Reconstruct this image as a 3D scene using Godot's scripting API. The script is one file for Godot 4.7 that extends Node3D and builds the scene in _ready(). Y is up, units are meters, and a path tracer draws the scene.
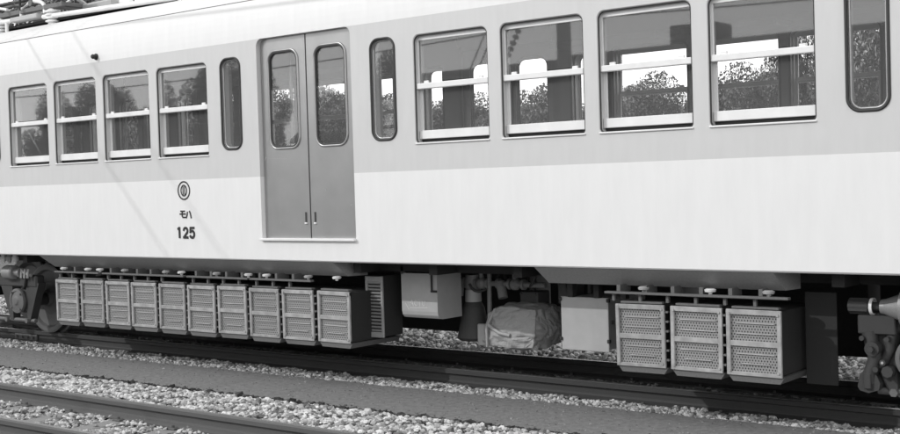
extends Node3D

# ---------------------------------------------------------------- mesh builder
class MB:
	var v := PackedVector3Array()
	var n := PackedVector3Array()
	var xf := Transform3D()

	func raw(a: Vector3, b: Vector3, c: Vector3, na: Vector3, nb: Vector3, nc: Vector3) -> void:
		v.append(xf * a); v.append(xf * c); v.append(xf * b)
		n.append(xf.basis * na); n.append(xf.basis * nc); n.append(xf.basis * nb)

	func tri(a: Vector3, b: Vector3, c: Vector3) -> void:      # counter-clockwise seen from outside
		var m := (b - a).cross(c - a)
		if m.length_squared() < 1e-16:
			return
		m = m.normalized()
		raw(a, b, c, m, m, m)

	func quad(a: Vector3, b: Vector3, c: Vector3, d: Vector3) -> void:
		tri(a, b, c); tri(a, c, d)

	func out(pts: Array, centre: Vector3) -> void:             # a convex face turned away from centre
		var m: Vector3 = (pts[1] - pts[0]).cross(pts[2] - pts[0])
		var mid := Vector3()
		for p in pts: mid += p
		mid /= pts.size()
		if m.dot(mid - centre) < 0.0:
			pts.reverse()
		for i in range(1, pts.size() - 1):
			tri(pts[0], pts[i], pts[i + 1])

	func box(c: Vector3, s: Vector3, bev := 0.0) -> void:
		var h := s * 0.5
		if bev <= 0.0:
			for ax in 3:
				for sg in [-1.0, 1.0]:
					var pts := []
					for k in [[-1, -1], [1, -1], [1, 1], [-1, 1]]:
						var p := Vector3()
						p[ax] = sg * h[ax]
						p[(ax + 1) % 3] = k[0] * h[(ax + 1) % 3]
						p[(ax + 2) % 3] = k[1] * h[(ax + 2) % 3]
						pts.append(c + p)
					out(pts, c)
			return
		bev = minf(bev, 0.45 * minf(s.x, minf(s.y, s.z)))
		var P := func(sx, sy, sz, ax):
			var p := Vector3(sx * (h.x - bev), sy * (h.y - bev), sz * (h.z - bev))
			p[ax] = [sx, sy, sz][ax] * h[ax]
			return c + p
		for ax in 3:
			for sg in [-1, 1]:
				var pts := []
				for k in [[-1, -1], [1, -1], [1, 1], [-1, 1]]:
					var s3 := [0, 0, 0]
					s3[ax] = sg; s3[(ax + 1) % 3] = k[0]; s3[(ax + 2) % 3] = k[1]
					pts.append(P.call(s3[0], s3[1], s3[2], ax))
				out(pts, c)
			var a1 := (ax + 1) % 3
			var a2 := (ax + 2) % 3
			for k in [[-1, -1], [1, -1], [1, 1], [-1, 1]]:
				var lo := [0, 0, 0]
				lo[ax] = -1; lo[a1] = k[0]; lo[a2] = k[1]
				var hi := lo.duplicate()
				hi[ax] = 1
				out([P.call(lo[0], lo[1], lo[2], a1), P.call(hi[0], hi[1], hi[2], a1), P.call(hi[0], hi[1], hi[2], a2), P.call(lo[0], lo[1], lo[2], a2)], c)
		for sx in [-1, 1]:
			for sy in [-1, 1]:
				for sz in [-1, 1]:
					out([P.call(sx, sy, sz, 0), P.call(sx, sy, sz, 1), P.call(sx, sy, sz, 2)], c)

	func lathe(a: Vector3, b: Vector3, prof: Array, seg := 14, sharp := true) -> void:   # prof: [t metres along a->b, radius]
		var d := (b - a).normalized()
		var u := d.cross(Vector3.UP if absf(d.y) < 0.9 else Vector3.RIGHT).normalized()
		var w := d.cross(u)
		for k in prof.size() - 1:
			var t0: float = prof[k][0]; var r0: float = prof[k][1]
			var t1: float = prof[k + 1][0]; var r1: float = prof[k + 1][1]
			var sl := Vector2(t1 - t0, r1 - r0)
			if sl.length() < 1e-7: continue
			sl = sl.normalized()
			for i in seg:
				var a0 := TAU * i / seg
				var a1 := TAU * (i + 1) / seg
				var e0 := u * cos(a0) + w * sin(a0)
				var e1 := u * cos(a1) + w * sin(a1)
				var p00 := a + d * t0 + e0 * r0
				var p01 := a + d * t0 + e1 * r0
				var p10 := a + d * t1 + e0 * r1
				var p11 := a + d * t1 + e1 * r1
				var n0 := (e0 * sl.x - d * sl.y).normalized()
				var n1 := (e1 * sl.x - d * sl.y).normalized()
				if r0 > 1e-6: raw(p00, p01, p11, n0, n1, n1)
				if r1 > 1e-6: raw(p00, p11, p10, n0, n1, n0)

	func rod(a: Vector3, b: Vector3, r: float, seg := 8, r2 := -1.0) -> void:
		if r2 < 0.0: r2 = r
		var l := a.distance_to(b)
		lathe(a, b, [[0.0, 0.0], [0.0, r], [l, r2], [l, 0.0]], seg)

	func tube(path: Array, r: float, seg := 6, closed := false) -> void:
		var cnt := path.size()
		var rings := []
		var norms := []
		for i in cnt:
			var pa: Vector3 = path[(i - 1 + cnt) % cnt] if closed or i > 0 else path[i]
			var pb: Vector3 = path[(i + 1) % cnt] if closed or i < cnt - 1 else path[i]
			var d := (pb - pa).normalized()
			var u := d.cross(Vector3(0.13, 0.21, 0.97)).normalized()
			var w := d.cross(u)
			var ring := []; var nr := []
			for k in seg:
				var e := u * cos(TAU * k / seg) + w * sin(TAU * k / seg)
				ring.append(path[i] + e * r); nr.append(e)
			rings.append(ring); norms.append(nr)
		for i in (cnt if closed else cnt - 1):
			var j := (i + 1) % cnt
			for k in seg:
				var k2 := (k + 1) % seg
				raw(rings[i][k], rings[i][k2], rings[j][k2], norms[i][k], norms[i][k2], norms[j][k2])
				raw(rings[i][k], rings[j][k2], rings[j][k], norms[i][k], norms[j][k2], norms[j][k])

	# an outline in x,y (counter-clockwise) given thickness from z0 (front) back to z1
	func prism(poly: PackedVector2Array, z0: float, z1: float) -> void:
		var ids := Geometry2D.triangulate_polygon(poly)
		for i in range(0, ids.size(), 3):
			var a := poly[ids[i]]; var b := poly[ids[i + 1]]; var c := poly[ids[i + 2]]
			if (b - a).cross(c - a) < 0.0:
				var t := b; b = c; c = t
			tri(Vector3(a.x, a.y, z0), Vector3(b.x, b.y, z0), Vector3(c.x, c.y, z0))
			tri(Vector3(a.x, a.y, z1), Vector3(c.x, c.y, z1), Vector3(b.x, b.y, z1))
		for i in poly.size():
			var a := poly[i]; var b := poly[(i + 1) % poly.size()]
			quad(Vector3(a.x, a.y, z0), Vector3(a.x, a.y, z1), Vector3(b.x, b.y, z1), Vector3(b.x, b.y, z0))

	func mesh() -> ArrayMesh:
		var m := ArrayMesh.new()
		if v.is_empty(): return m
		var arr := []
		arr.resize(Mesh.ARRAY_MAX)
		arr[Mesh.ARRAY_VERTEX] = v
		arr[Mesh.ARRAY_NORMAL] = n
		m.add_surface_from_arrays(Mesh.PRIMITIVE_TRIANGLES, arr)
		return m

# ---------------------------------------------------------------- helpers
var M := {}
var rng := RandomNumberGenerator.new()

func grey(v: float) -> Color:
	return Color(v, v, v).linear_to_srgb()

func noise_tex(freq: float, lo: float, hi: float, sd: int, size := 512, octaves := 4, normal := 0.0) -> NoiseTexture2D:
	var f := FastNoiseLite.new()
	f.noise_type = FastNoiseLite.TYPE_SIMPLEX_SMOOTH
	f.frequency = freq
	f.seed = sd
	f.fractal_octaves = octaves
	var t := NoiseTexture2D.new()
	t.width = size; t.height = size
	t.seamless = true
	t.noise = f
	if normal > 0.0:
		t.as_normal_map = true
		t.bump_strength = normal
	else:
		var g := Gradient.new()
		g.colors = PackedColorArray([grey(lo), grey(hi)])
		t.color_ramp = g
	return t

func mat(v: float, rough := 0.6, metal := 0.0, tex: Texture2D = null, scale := 1.0, nrm: Texture2D = null, nscale := 0.3) -> StandardMaterial3D:
	var m := StandardMaterial3D.new()
	m.albedo_color = grey(v)
	m.roughness = rough
	m.metallic = metal
	m.uv1_triplanar = true
	m.uv1_world_triplanar = true
	m.uv1_scale = Vector3.ONE * scale
	if tex: m.albedo_texture = tex
	if nrm:
		m.normal_enabled = true
		m.normal_texture = nrm
		m.normal_scale = nscale
	return m

func meta(o: Node, label := "", category := "", group := "", kind := "") -> Node:
	if label: o.set_meta("label", label)
	if category: o.set_meta("category", category)
	if group: o.set_meta("group", group)
	if kind: o.set_meta("kind", kind)
	return o

func obj(called: String, what, material: Material, parent: Node = null, at := Transform3D()) -> MeshInstance3D:
	var o := MeshInstance3D.new()
	o.name = called
	o.mesh = what.mesh() if what is MB else what
	o.material_override = material
	o.transform = at
	(parent if parent else self).add_child(o, true)
	return o

func thing(called: String, label: String, category: String, at := Vector3.ZERO, group := "") -> Node3D:
	var o = Node3D.new()
	o.name = called
	o.position = at
	add_child(o, true)
	meta(o, label, category, group)
	return o

func rr(cx: float, cy: float, w: float, h: float, rt: float, rb: float, k := 6) -> PackedVector2Array:   # rounded rectangle, counter-clockwise
	var p = PackedVector2Array()
	for c in [[1, 1, 0.0, rt], [-1, 1, 0.5, rt], [-1, -1, 1.0, rb], [1, -1, 1.5, rb]]:
		var r: float = c[3]
		var o = Vector2(cx + c[0] * (w * 0.5 - r), cy + c[1] * (h * 0.5 - r))
		for i in k + 1:
			var a = PI * (c[2] + 0.5 * i / k)
			p.append(o + Vector2(cos(a), sin(a)) * r)
	return p

func on_rect(c: Vector2, d: Vector2, x0: float, x1: float, y0: float, y1: float) -> Vector2:
	var t = 1e9
	if d.x > 1e-9: t = minf(t, (x1 - c.x) / d.x)
	if d.x < -1e-9: t = minf(t, (x0 - c.x) / d.x)
	if d.y > 1e-9: t = minf(t, (y1 - c.y) / d.y)
	if d.y < -1e-9: t = minf(t, (y0 - c.y) / d.y)
	return c + d * t

# a sheet x0..x1, y0..y1 at depth z with a hole; its edge turned in by deep
func holed(b: MB, hole: PackedVector2Array, c: Vector2, x0: float, x1: float, y0: float, y1: float, z := 0.0, deep := 0.05, lip := 0.006) -> void:
	var pts = []
	for p in hole: pts.append([atan2(p.y - c.y, p.x - c.x), p])
	for q in [Vector2(x0, y0), Vector2(x1, y0), Vector2(x1, y1), Vector2(x0, y1)]:
		var a = atan2(q.y - c.y, q.x - c.x)
		var d = Vector2(cos(a), sin(a))
		for i in hole.size():
			var hit = Geometry2D.segment_intersects_segment(c, c + d * 9.0, hole[i], hole[(i + 1) % hole.size()])
			if hit != null:
				pts.append([a, hit]); break
	pts.sort_custom(func(p, q): return p[0] < q[0])
	for i in pts.size():
		var p: Vector2 = pts[i][1]
		var q: Vector2 = pts[(i + 1) % pts.size()][1]
		if p.distance_to(q) < 1e-5: continue
		var ap: float = pts[i][0]
		var aq: float = pts[(i + 1) % pts.size()][0]
		var po = on_rect(c, Vector2(cos(ap), sin(ap)), x0, x1, y0, y1)
		var qo = on_rect(c, Vector2(cos(aq), sin(aq)), x0, x1, y0, y1)
		var pm = p + (p - c).normalized() * lip
		var qm = q + (q - c).normalized() * lip
		b.quad(Vector3(pm.x, pm.y, z), Vector3(po.x, po.y, z), Vector3(qo.x, qo.y, z), Vector3(qm.x, qm.y, z))
		b.quad(Vector3(p.x, p.y, z - lip), Vector3(pm.x, pm.y, z), Vector3(qm.x, qm.y, z), Vector3(q.x, q.y, z - lip))
		b.quad(Vector3(p.x, p.y, z - lip), Vector3(q.x, q.y, z - lip), Vector3(q.x, q.y, z - deep), Vector3(p.x, p.y, z - deep))

func loop3(p: PackedVector2Array, z: float) -> Array:
	var r = []
	for q in p: r.append(Vector3(q.x, q.y, z))
	return r

# ---------------------------------------------------------------- measures of the car (metres, rail tops at y = 0, near side at z = 0)
const BOTTOM := 1.0304
const BELT := 1.8308
const HEAD := 3.1345
const GUTTER := 3.512
const WIDE := 2.65
const DOOR_GAP := 6.2012
const HALF_DOOR := 0.61
const SILL := 1.2468
const PITCH := 0.913
const WIN_W := 0.7791
const WIN_0 := 1.7311
const WIN_B := 2.0596
const WIN_T := 2.9782
const RAIL_MID := 2.545
const NARROW := 0.9873
const NARROW_W := 0.2724
const END := 9.35
var car: Node3D
var far_side = Transform3D(Basis(Vector3.UP, PI), Vector3(0.47, 0, -WIDE))       # the far side is not quite opposite

func _ready() -> void:
	rng.seed = 125
	camera_and_light()
	materials()
	ground()
	tracks()
	build_car()
	underfloor()
	bogie(-1)
	bogie(1)
	roof_gear()
	trees()
	behind_camera()
	ballast()

func camera_and_light() -> void:
	var yaw = 0.6754; var pitch = -0.0273; var roll = -0.0299
	var f = Vector3(-sin(yaw) * cos(pitch), sin(pitch), -cos(yaw) * cos(pitch))
	var r = Vector3(cos(yaw), 0, -sin(yaw))
	var u = r.cross(f)
	var cam = Camera3D.new()
	cam.name = "camera"
	cam.transform = Transform3D(Basis(r * cos(roll) + u * sin(roll), u * cos(roll) - r * sin(roll), -f), Vector3(8.0678, 1.7115, 7.9653))
	cam.fov = rad_to_deg(2.0 * atan(217.0 / 1222.6))
	cam.near = 0.1
	cam.far = 900.0
	add_child(cam)
	var e = Environment.new()
	e.background_mode = Environment.BG_SKY
	var s = ProceduralSkyMaterial.new()
	s.sky_top_color = grey(0.4)
	s.sky_horizon_color = grey(1.0)
	s.sky_curve = 0.18
	s.sky_energy_multiplier = 2.2
	s.ground_horizon_color = grey(0.35)
	s.ground_bottom_color = grey(0.16)
	s.sun_angle_max = 18.0
	s.sun_curve = 0.12
	var cl = FastNoiseLite.new()
	cl.frequency = 0.006; cl.seed = 4; cl.fractal_octaves = 5
	var ct = NoiseTexture2D.new()
	ct.width = 1024; ct.height = 512; ct.seamless = true; ct.noise = cl
	var cg = Gradient.new()
	cg.offsets = PackedFloat32Array([0.0, 0.45, 0.75, 1.0])
	cg.colors = PackedColorArray([Color(0, 0, 0, 0), Color(0.5, 0.5, 0.5, 0.05), Color(0.8, 0.8, 0.8, 0.3), Color(1, 1, 1, 0.45)])
	ct.color_ramp = cg
	s.sky_cover = ct
	s.sky_cover_modulate = Color(1, 1, 1, 0.6)
	e.sky = Sky.new()
	e.sky.sky_material = s
	e.tonemap_mode = Environment.TONE_MAPPER_LINEAR
	e.tonemap_exposure = 0.455
	e.sdfgi_enabled = true
	e.ssao_enabled = true
	e.ssil_enabled = true
	var we = WorldEnvironment.new()
	we.name = "sky"
	we.environment = e
	add_child(we)
	var sun = DirectionalLight3D.new()
	sun.name = "sun"
	sun.light_energy = 1.2
	sun.light_color = Color(1, 1, 1)
	sun.light_angular_distance = 0.6
	sun.shadow_enabled = true
	sun.basis = Basis.looking_at(Vector3(1.0, -1.02, -1.3).normalized())
	add_child(sun)

func materials() -> void:
	var blot = noise_tex(0.006, 0.9, 1.0, 3, 512, 5)
	var mott = noise_tex(0.05, 0.72, 1.0, 9, 512, 4)
	var fine = noise_tex(0.16, 0.6, 1.0, 12, 512, 3)
	var dent = noise_tex(0.008, 0, 1, 21, 512, 3, 6.0)
	var grit = noise_tex(0.12, 0, 1, 22, 512, 4, 8.0)
	var streak = noise_tex(0.008, 0.955, 1.0, 3, 1024, 6)
	M.cream = mat(0.755, 0.42, 0.0, streak, 0.5, dent, 0.12)
	M.cream.uv1_scale = Vector3(1.1, 0.2, 1.1)
	M.band = mat(0.575, 0.42, 0.0, streak, 0.5, dent, 0.12)
	M.band.uv1_scale = Vector3(1.3, 0.22, 1.3)
	M.roof = mat(0.72, 0.7, 0.0, mott, 0.7)
	M.door = mat(0.4, 0.34, 0.6, blot, 0.9, dent, 0.04)
	M.steel = mat(0.3, 0.45, 0.2, mott, 3.0)
	M.white = mat(0.8, 0.35, 0.0, blot, 1.3)
	M.alu = mat(0.42, 0.32, 0.6, mott, 2.0)
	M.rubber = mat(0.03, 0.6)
	M.lining = mat(0.33, 0.5)
	M.ceiling = mat(0.6, 0.6)
	M.floor_in = mat(0.12, 0.5)
	M.curtain = mat(0.3, 0.95, 0.0, mott, 3.0)
	M.curtain.backlight_enabled = true
	M.curtain.backlight = grey(0.3)
	M.glass = StandardMaterial3D.new()
	M.glass.albedo_color = Color(0.7, 0.7, 0.7, 0.085)
	M.glass.transparency = BaseMaterial3D.TRANSPARENCY_ALPHA
	M.glass.roughness = 0.02
	M.glass.metallic_specular = 0.71
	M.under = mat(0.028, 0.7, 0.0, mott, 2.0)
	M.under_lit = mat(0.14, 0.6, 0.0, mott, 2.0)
	M.sole = mat(0.4, 0.55, 0.0, mott, 1.5)
	M.grille = mat(0.36, 0.5, 0.1, mott, 3.0)
	M.grille_in = mat(0.33, 0.55, 0.1, mott, 4.0)
	M.grille_set = [mat(0.45, 0.5, 0.1, noise_tex(0.012, 0.6, 1.0, 51, 512, 5), 1.5), mat(0.39, 0.55, 0.1, noise_tex(0.012, 0.6, 1.0, 52, 512, 5), 1.7), mat(0.48, 0.5, 0.1, noise_tex(0.012, 0.55, 1.0, 53, 512, 5), 1.3)]
	M.panel = mat(0.42, 0.55, 0.0, blot, 2.0)
	M.pipe = mat(0.27, 0.55, 0.1, mott, 2.0)
	M.dark = mat(0.02, 0.8)
	M.dark_grey = mat(0.07, 0.7, 0.0, mott, 2.0)  # even dark grey of the filter skirt and air hoses
	M.bogie = mat(0.055, 0.65, 0.1, fine, 3.0, grit, 0.3)
	M.wheel = mat(0.2, 0.5, 0.4, fine, 3.0)
	M.tread = mat(0.5, 0.25, 1.0, fine, 3.0)
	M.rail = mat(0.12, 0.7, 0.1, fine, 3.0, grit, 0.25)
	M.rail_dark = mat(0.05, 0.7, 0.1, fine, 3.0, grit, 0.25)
	M.rail_top = mat(0.42, 0.3, 0.8, mott, 3.0)
	M.sleeper = mat(0.3, 0.9, 0.0, fine, 2.5, grit, 0.5)
	M.path = mat(0.22, 0.95, 0.0, noise_tex(0.025, 0.6, 1.0, 31, 1024, 7), 0.5, grit, 0.12)
	M.ground = mat(0.16, 0.95, 0.0, fine, 1.2, grit, 0.9)
	M.soil = mat(0.05, 1.0, 0.0, fine, 3.0, grit, 0.9)
	M.canvas = mat(0.45, 0.85, 0.0, mott, 3.0, noise_tex(0.03, 0, 1, 41, 512, 3, 6.0), 0.4)
	M.ink = mat(0.012, 0.6)
	M.chalk = mat(0.55, 0.9)
	M.insulator = mat(0.78, 0.2)
	M.bark = mat(0.07, 0.95, 0.0, fine, 2.0)
	M.concrete = mat(0.3, 0.9, 0.0, fine, 1.5)
	M.wall = mat(0.22, 0.9, 0.0, mott, 0.6)
	M.tiles = mat(0.05, 0.7, 0.0, fine, 1.5)
	M.wire = mat(0.05, 0.6)
	M.leaf = StandardMaterial3D.new()
	M.leaf.albedo_color = Color.WHITE
	M.leaf.vertex_color_use_as_albedo = true
	M.leaf.roughness = 0.6
	M.leaf.backlight_enabled = true
	M.leaf.backlight = grey(0.5)
	M.stone = StandardMaterial3D.new()
	M.stone.albedo_color = Color.WHITE
	M.stone.vertex_color_use_as_albedo = true
	M.stone.roughness = 0.9
	M.stone.uv1_triplanar = true
	M.stone.uv1_scale = Vector3.ONE * 4.0
	M.stone.albedo_texture = fine

# ---------------------------------------------------------------- ground and tracks
func slab(called: String, pts: Array, y: float, m: Material, thick := 0.0) -> MeshInstance3D:
	var b = MB.new()
	var p = []
	for q in pts: p.append(Vector3(q.x, y, q.y))
	var mid = Vector3()
	for q in p: mid += q / p.size()
	b.out(p.duplicate(), mid + Vector3.DOWN)
	if thick > 0.0:
		for i in p.size():
			var a: Vector3 = p[i]; var c: Vector3 = p[(i + 1) % p.size()]
			b.out([a, c, c + Vector3.DOWN * thick, a + Vector3.DOWN * thick], mid + Vector3.DOWN * thick * 0.5)
	return obj(called, b, m)

func ground() -> void:
	var g = slab("ground", [Vector2(-400, -400), Vector2(400, -400), Vector2(400, 400), Vector2(-400, 400)], -0.2, M.ground)
	meta(g, "grey gravelly railway yard ground under and around the tracks", "ground", "", "structure")
	# the walkway between the two tracks, its edges a little uneven
	var near = []; var far = []
	for i in 41:
		var x = -24.0 + i * 0.8
		far.append(Vector2(x, -0.372 - 0.02 * (x + 0.5) + rng.randf_range(-0.012, 0.012)))
		near.append(Vector2(x, 0.60 - 0.024 * (x - 0.4) + rng.randf_range(-0.012, 0.012)))
	var b = MB.new()
	for i in 40:
		var q = [far[i], far[i + 1], near[i + 1], near[i]]
		b.quad(Vector3(q[3].x, -0.13, q[3].y), Vector3(q[2].x, -0.13, q[2].y), Vector3(q[1].x, -0.13, q[1].y), Vector3(q[0].x, -0.13, q[0].y))
		b.quad(Vector3(q[3].x, -0.16, q[3].y + 0.03), Vector3(q[2].x, -0.16, q[2].y + 0.03), Vector3(q[2].x, -0.13, q[2].y), Vector3(q[3].x, -0.13, q[3].y))
		b.quad(Vector3(q[3].x, -0.21, q[3].y + 0.03), Vector3(q[2].x, -0.21, q[2].y + 0.03), Vector3(q[2].x, -0.16, q[2].y + 0.03), Vector3(q[3].x, -0.16, q[3].y + 0.03))
		b.quad(Vector3(q[1].x, -0.21, q[1].y - 0.02), Vector3(q[0].x, -0.21, q[0].y - 0.02), Vector3(q[0].x, -0.13, q[0].y), Vector3(q[1].x, -0.13, q[1].y))
	meta(obj("path", b, M.path), "grey trodden walkway strip between the two tracks", "path", "", "structure")
	# crumbs of dark earth along its near edge
	var st = stone_mesh(77, 0.5)
	var xs = []; var cs = []
	for i in 2600:
		var x = rng.randf_range(-9.0, 6.0)
		var z = 0.60 - 0.024 * (x - 0.4) + 0.02 + absf(rng.randfn(0.0, 0.035))
		var s = rng.randf_range(0.012, 0.034) * (1.7 if rng.randf() < 0.05 else 1.0)
		xs.append(Transform3D(Basis.from_euler(Vector3(rng.randf() * TAU, rng.randf() * TAU, rng.randf() * TAU)).scaled(Vector3(s, s * 0.8, s)), Vector3(x, -0.15 + rng.randf_range(0, 0.016), z)))
		var v = rng.randf_range(0.02, 0.07)
		cs.append(Color(v, v, v))
	var gx = []; var gc = []
	for i in 2200:
		var x = rng.randf_range(-9.0, 6.0)
		var t = rng.randf()
		t = t * t * (0.5 if rng.randf() < 0.5 else 1.0)
		if rng.randf() < 0.6: t = 1.0 - t
		var z = lerpf(-0.36 - 0.02 * (x + 0.5), 0.58 - 0.024 * (x - 0.4), t)
		var s = rng.randf_range(0.003, 0.009) * (2.0 if rng.randf() < 0.04 else 1.0)
		gx.append(Transform3D(Basis.from_euler(Vector3(rng.randf() * TAU, rng.randf() * TAU, rng.randf() * TAU)).scaled(Vector3(s, s * 0.7, s)), Vector3(x, -0.129, z)))
		var v = rng.randf_range(0.06, 0.4)
		gc.append(Color(v, v, v))
	meta(scatter("path_grit", stone_mesh(71, 0.4), gx, gc), "loose grit strewn over the walkway", "gravel", "", "stuff")
	meta(scatter("soil_edge", st, xs, cs), "dark line of crumbled earth along the near edge of the walkway", "soil", "", "stuff")

func scatter(called: String, m: Mesh, xs: Array, cs: Array) -> MultiMeshInstance3D:
	var mm = MultiMesh.new()
	mm.transform_format = MultiMesh.TRANSFORM_3D
	mm.use_colors = true
	mm.mesh = m
	mm.instance_count = xs.size()
	for i in xs.size():
		mm.set_instance_transform(i, xs[i])
		mm.set_instance_color(i, cs[i])
	var o = MultiMeshInstance3D.new()
	o.name = called
	o.multimesh = mm
	o.material_override = M.stone
	add_child(o, true)
	return o

func stone_mesh(sd: int, rough: float) -> ArrayMesh:
	var r = RandomNumberGenerator.new()
	r.seed = sd
	# an icosahedron with corners pulled in and out: a broken stone with flat faces
	var t = (1.0 + sqrt(5.0)) / 2.0
	var p = [Vector3(-1, t, 0), Vector3(1, t, 0), Vector3(-1, -t, 0), Vector3(1, -t, 0), Vector3(0, -1, t), Vector3(0, 1, t), Vector3(0, -1, -t), Vector3(0, 1, -t), Vector3(t, 0, -1), Vector3(t, 0, 1), Vector3(-t, 0, -1), Vector3(-t, 0, 1)]
	for i in 12:
		p[i] = p[i].normalized() * (1.0 + r.randf_range(-rough, rough * 0.6))
	var f = [[0, 11, 5], [0, 5, 1], [0, 1, 7], [0, 7, 10], [0, 10, 11], [1, 5, 9], [5, 11, 4], [11, 10, 2], [10, 7, 6], [7, 1, 8], [3, 9, 4], [3, 4, 2], [3, 2, 6], [3, 6, 8], [3, 8, 9], [4, 9, 5], [2, 4, 11], [6, 2, 10], [8, 6, 7], [9, 8, 1]]
	var b = MB.new()
	for k in f: b.out([p[k[0]], p[k[1]], p[k[2]]], Vector3.ZERO)
	return b.mesh()

func ballast() -> void:
	var strips = [
		["ballast_shoulder", "thin strip of pale crushed stone between the train's near rail and the walkway", -10.0, 6.2, -0.74, -0.36, 13000, -0.165, 0.035, 0.52],
		["ballast_bank", "bright band of pale crushed stone between the walkway and the front track", -9.0, 5.0, 0.69, 1.77, 38000, -0.16, 0.07, 0.6],
		["ballast_bed", "pale crushed stone heaped round the sleepers of the front track", -5.5, 3.5, 1.84, 2.74, 14000, -0.185, 0.05, 0.52],
		["ballast_front", "crushed stone outside the nearer rail of the front track", -5.0, 3.0, 2.82, 3.9, 9000, -0.19, 0.04, 0.52],
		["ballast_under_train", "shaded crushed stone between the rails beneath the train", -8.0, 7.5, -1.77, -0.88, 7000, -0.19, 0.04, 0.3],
		["ballast_far", "crushed stone seen under the car beyond its far rail", -12.0, 9.0, -4.4, -1.9, 15000, -0.17, 0.09, 0.62],
	]
	for k in strips.size():
		var s: Array = strips[k]
		for variant in 1:
			var xs = []; var cs = []
			for i in int(s[6]):
				var x = rng.randf_range(s[2], s[3])
				var z = rng.randf_range(s[4], s[5])
				if k == 1: z += -0.024 * (x - 0.4) * (1.77 - z) / 1.1
				if k == 0: z += -0.02 * (x + 0.5) * (z + 0.74) / 0.38
				var q = rng.randf_range(0.011, 0.0235)
				if rng.randf() < 0.12: q *= 1.35
				if k == 5: q *= 1.55
				var y: float = s[7] + rng.randf_range(0.0, s[8] * 0.6) + (s[8] * 0.4 if fmod(absf(x * 1.7 + z * 2.3), 1.0) < 0.5 else 0.0)
				if k == 1: y -= 0.05 * clampf(1.0 - (z + 0.024 * x - 0.68) / 0.16, 0.0, 1.0)
				if k == 2:                                           # sleepers lie nearly bare
					var off = absf(fposmod(x + 1.0 + 0.34, 0.68) - 0.34)
					if off < 0.1 and rng.randf() < 0.95: continue
				var sc = Vector3(q * rng.randf_range(0.8, 1.3), q * rng.randf_range(0.6, 1.0), q * rng.randf_range(0.8, 1.3))
				xs.append(Transform3D(Basis.from_euler(Vector3(rng.randf() * TAU, rng.randf() * TAU, rng.randf() * TAU)).scaled(sc), Vector3(x, y, z)))
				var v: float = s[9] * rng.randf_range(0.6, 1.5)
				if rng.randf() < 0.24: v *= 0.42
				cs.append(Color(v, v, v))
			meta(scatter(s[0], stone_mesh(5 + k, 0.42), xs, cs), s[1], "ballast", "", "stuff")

func rail_profile() -> PackedVector2Array:      # z, y of a flat-bottomed rail with its top at y = 0
	return PackedVector2Array([Vector2(-0.0585, -0.15), Vector2(0.0585, -0.15), Vector2(0.0585, -0.139), Vector2(0.012, -0.118), Vector2(0.008, -0.1), Vector2(0.008, -0.05), Vector2(0.036, -0.04), Vector2(0.0365, -0.008), Vector2(0.026, 0.0), Vector2(-0.026, 0.0), Vector2(-0.0365, -0.008), Vector2(-0.036, -0.04), Vector2(-0.008, -0.05), Vector2(-0.008, -0.1), Vector2(-0.012, -0.118), Vector2(-0.0585, -0.139)])

func tracks() -> void:
	var rail_b = MB.new()
	rail_b.xf = Transform3D(Basis(Vector3.UP, PI / 2), Vector3.ZERO)      # profile's x becomes -z, its z becomes x
	rail_b.prism(rail_profile(), 20.0, -24.0)
	var rail_m = rail_b.mesh()
	var shine = MB.new()
	shine.box(Vector3(2 - 4, 0.0005, 0), Vector3(44, 0.003, 0.04))
	var shine_m = shine.mesh()
	var slp = MB.new()
	slp.box(Vector3.ZERO, Vector3(0.2, 0.14, 2.0), 0.015)
	var slp_m = slp.mesh()
	var pad = MB.new()
	pad.box(Vector3(0, 0.006, 0.085), Vector3(0.1, 0.02, 0.05), 0.004)
	pad.rod(Vector3(0, 0.0, 0.08), Vector3(0, 0.035, 0.08), 0.014, 6)
	var pad_m = pad.mesh()
	for k in 2:
		var z0: float = [-1.325, 2.31][k]
		var hg: float = [0.505, 0.485][k]
		var t = thing("railway_track", ["track the train stands on, mostly in its shade", "front track of sunlit rails on pale sleepers, nearest the camera"][k], "railway track", Vector3(0, 0, z0))
		for s in [-1.0, 1.0]:
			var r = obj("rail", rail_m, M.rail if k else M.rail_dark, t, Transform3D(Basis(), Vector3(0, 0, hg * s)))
			obj("rail_head", shine_m, M.rail_top, r)
		for i in 40:
			var x = -12.25 - 0.34 + i * 0.68 + rng.randf_range(-0.015, 0.015)
			if k == 1: x += 0.71
			if x < (-13.0 if k == 0 else -7.0) or x > (8.0 if k == 0 else 4.0): continue
			var sl = obj("sleeper", slp_m, M.sleeper, t, Transform3D(Basis(Vector3.UP, rng.randf_range(-0.008, 0.008)), Vector3(x, -0.222, 0)))
			if k == 1 or x < 7.0:
				for s in [-1.0, 1.0]:
					obj("rail_clip", pad_m, M.rail, sl, Transform3D(Basis(), Vector3(0, 0.07, hg * s)))
					obj("rail_clip", pad_m, M.rail, sl, Transform3D(Basis(Vector3.UP, PI), Vector3(0, 0.07, hg * s)))
		if k == 0:
			var j = MB.new()
			j.box(Vector3(-5.95, -0.085, hg + 0.022), Vector3(0.5, 0.075, 0.026), 0.006)
			for i in 4: j.rod(Vector3(-6.13 + i * 0.12, -0.085, hg + 0.03), Vector3(-6.13 + i * 0.12, -0.085, hg + 0.06), 0.018, 6)
			obj("joint_bar", j, M.rail, t)

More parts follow.
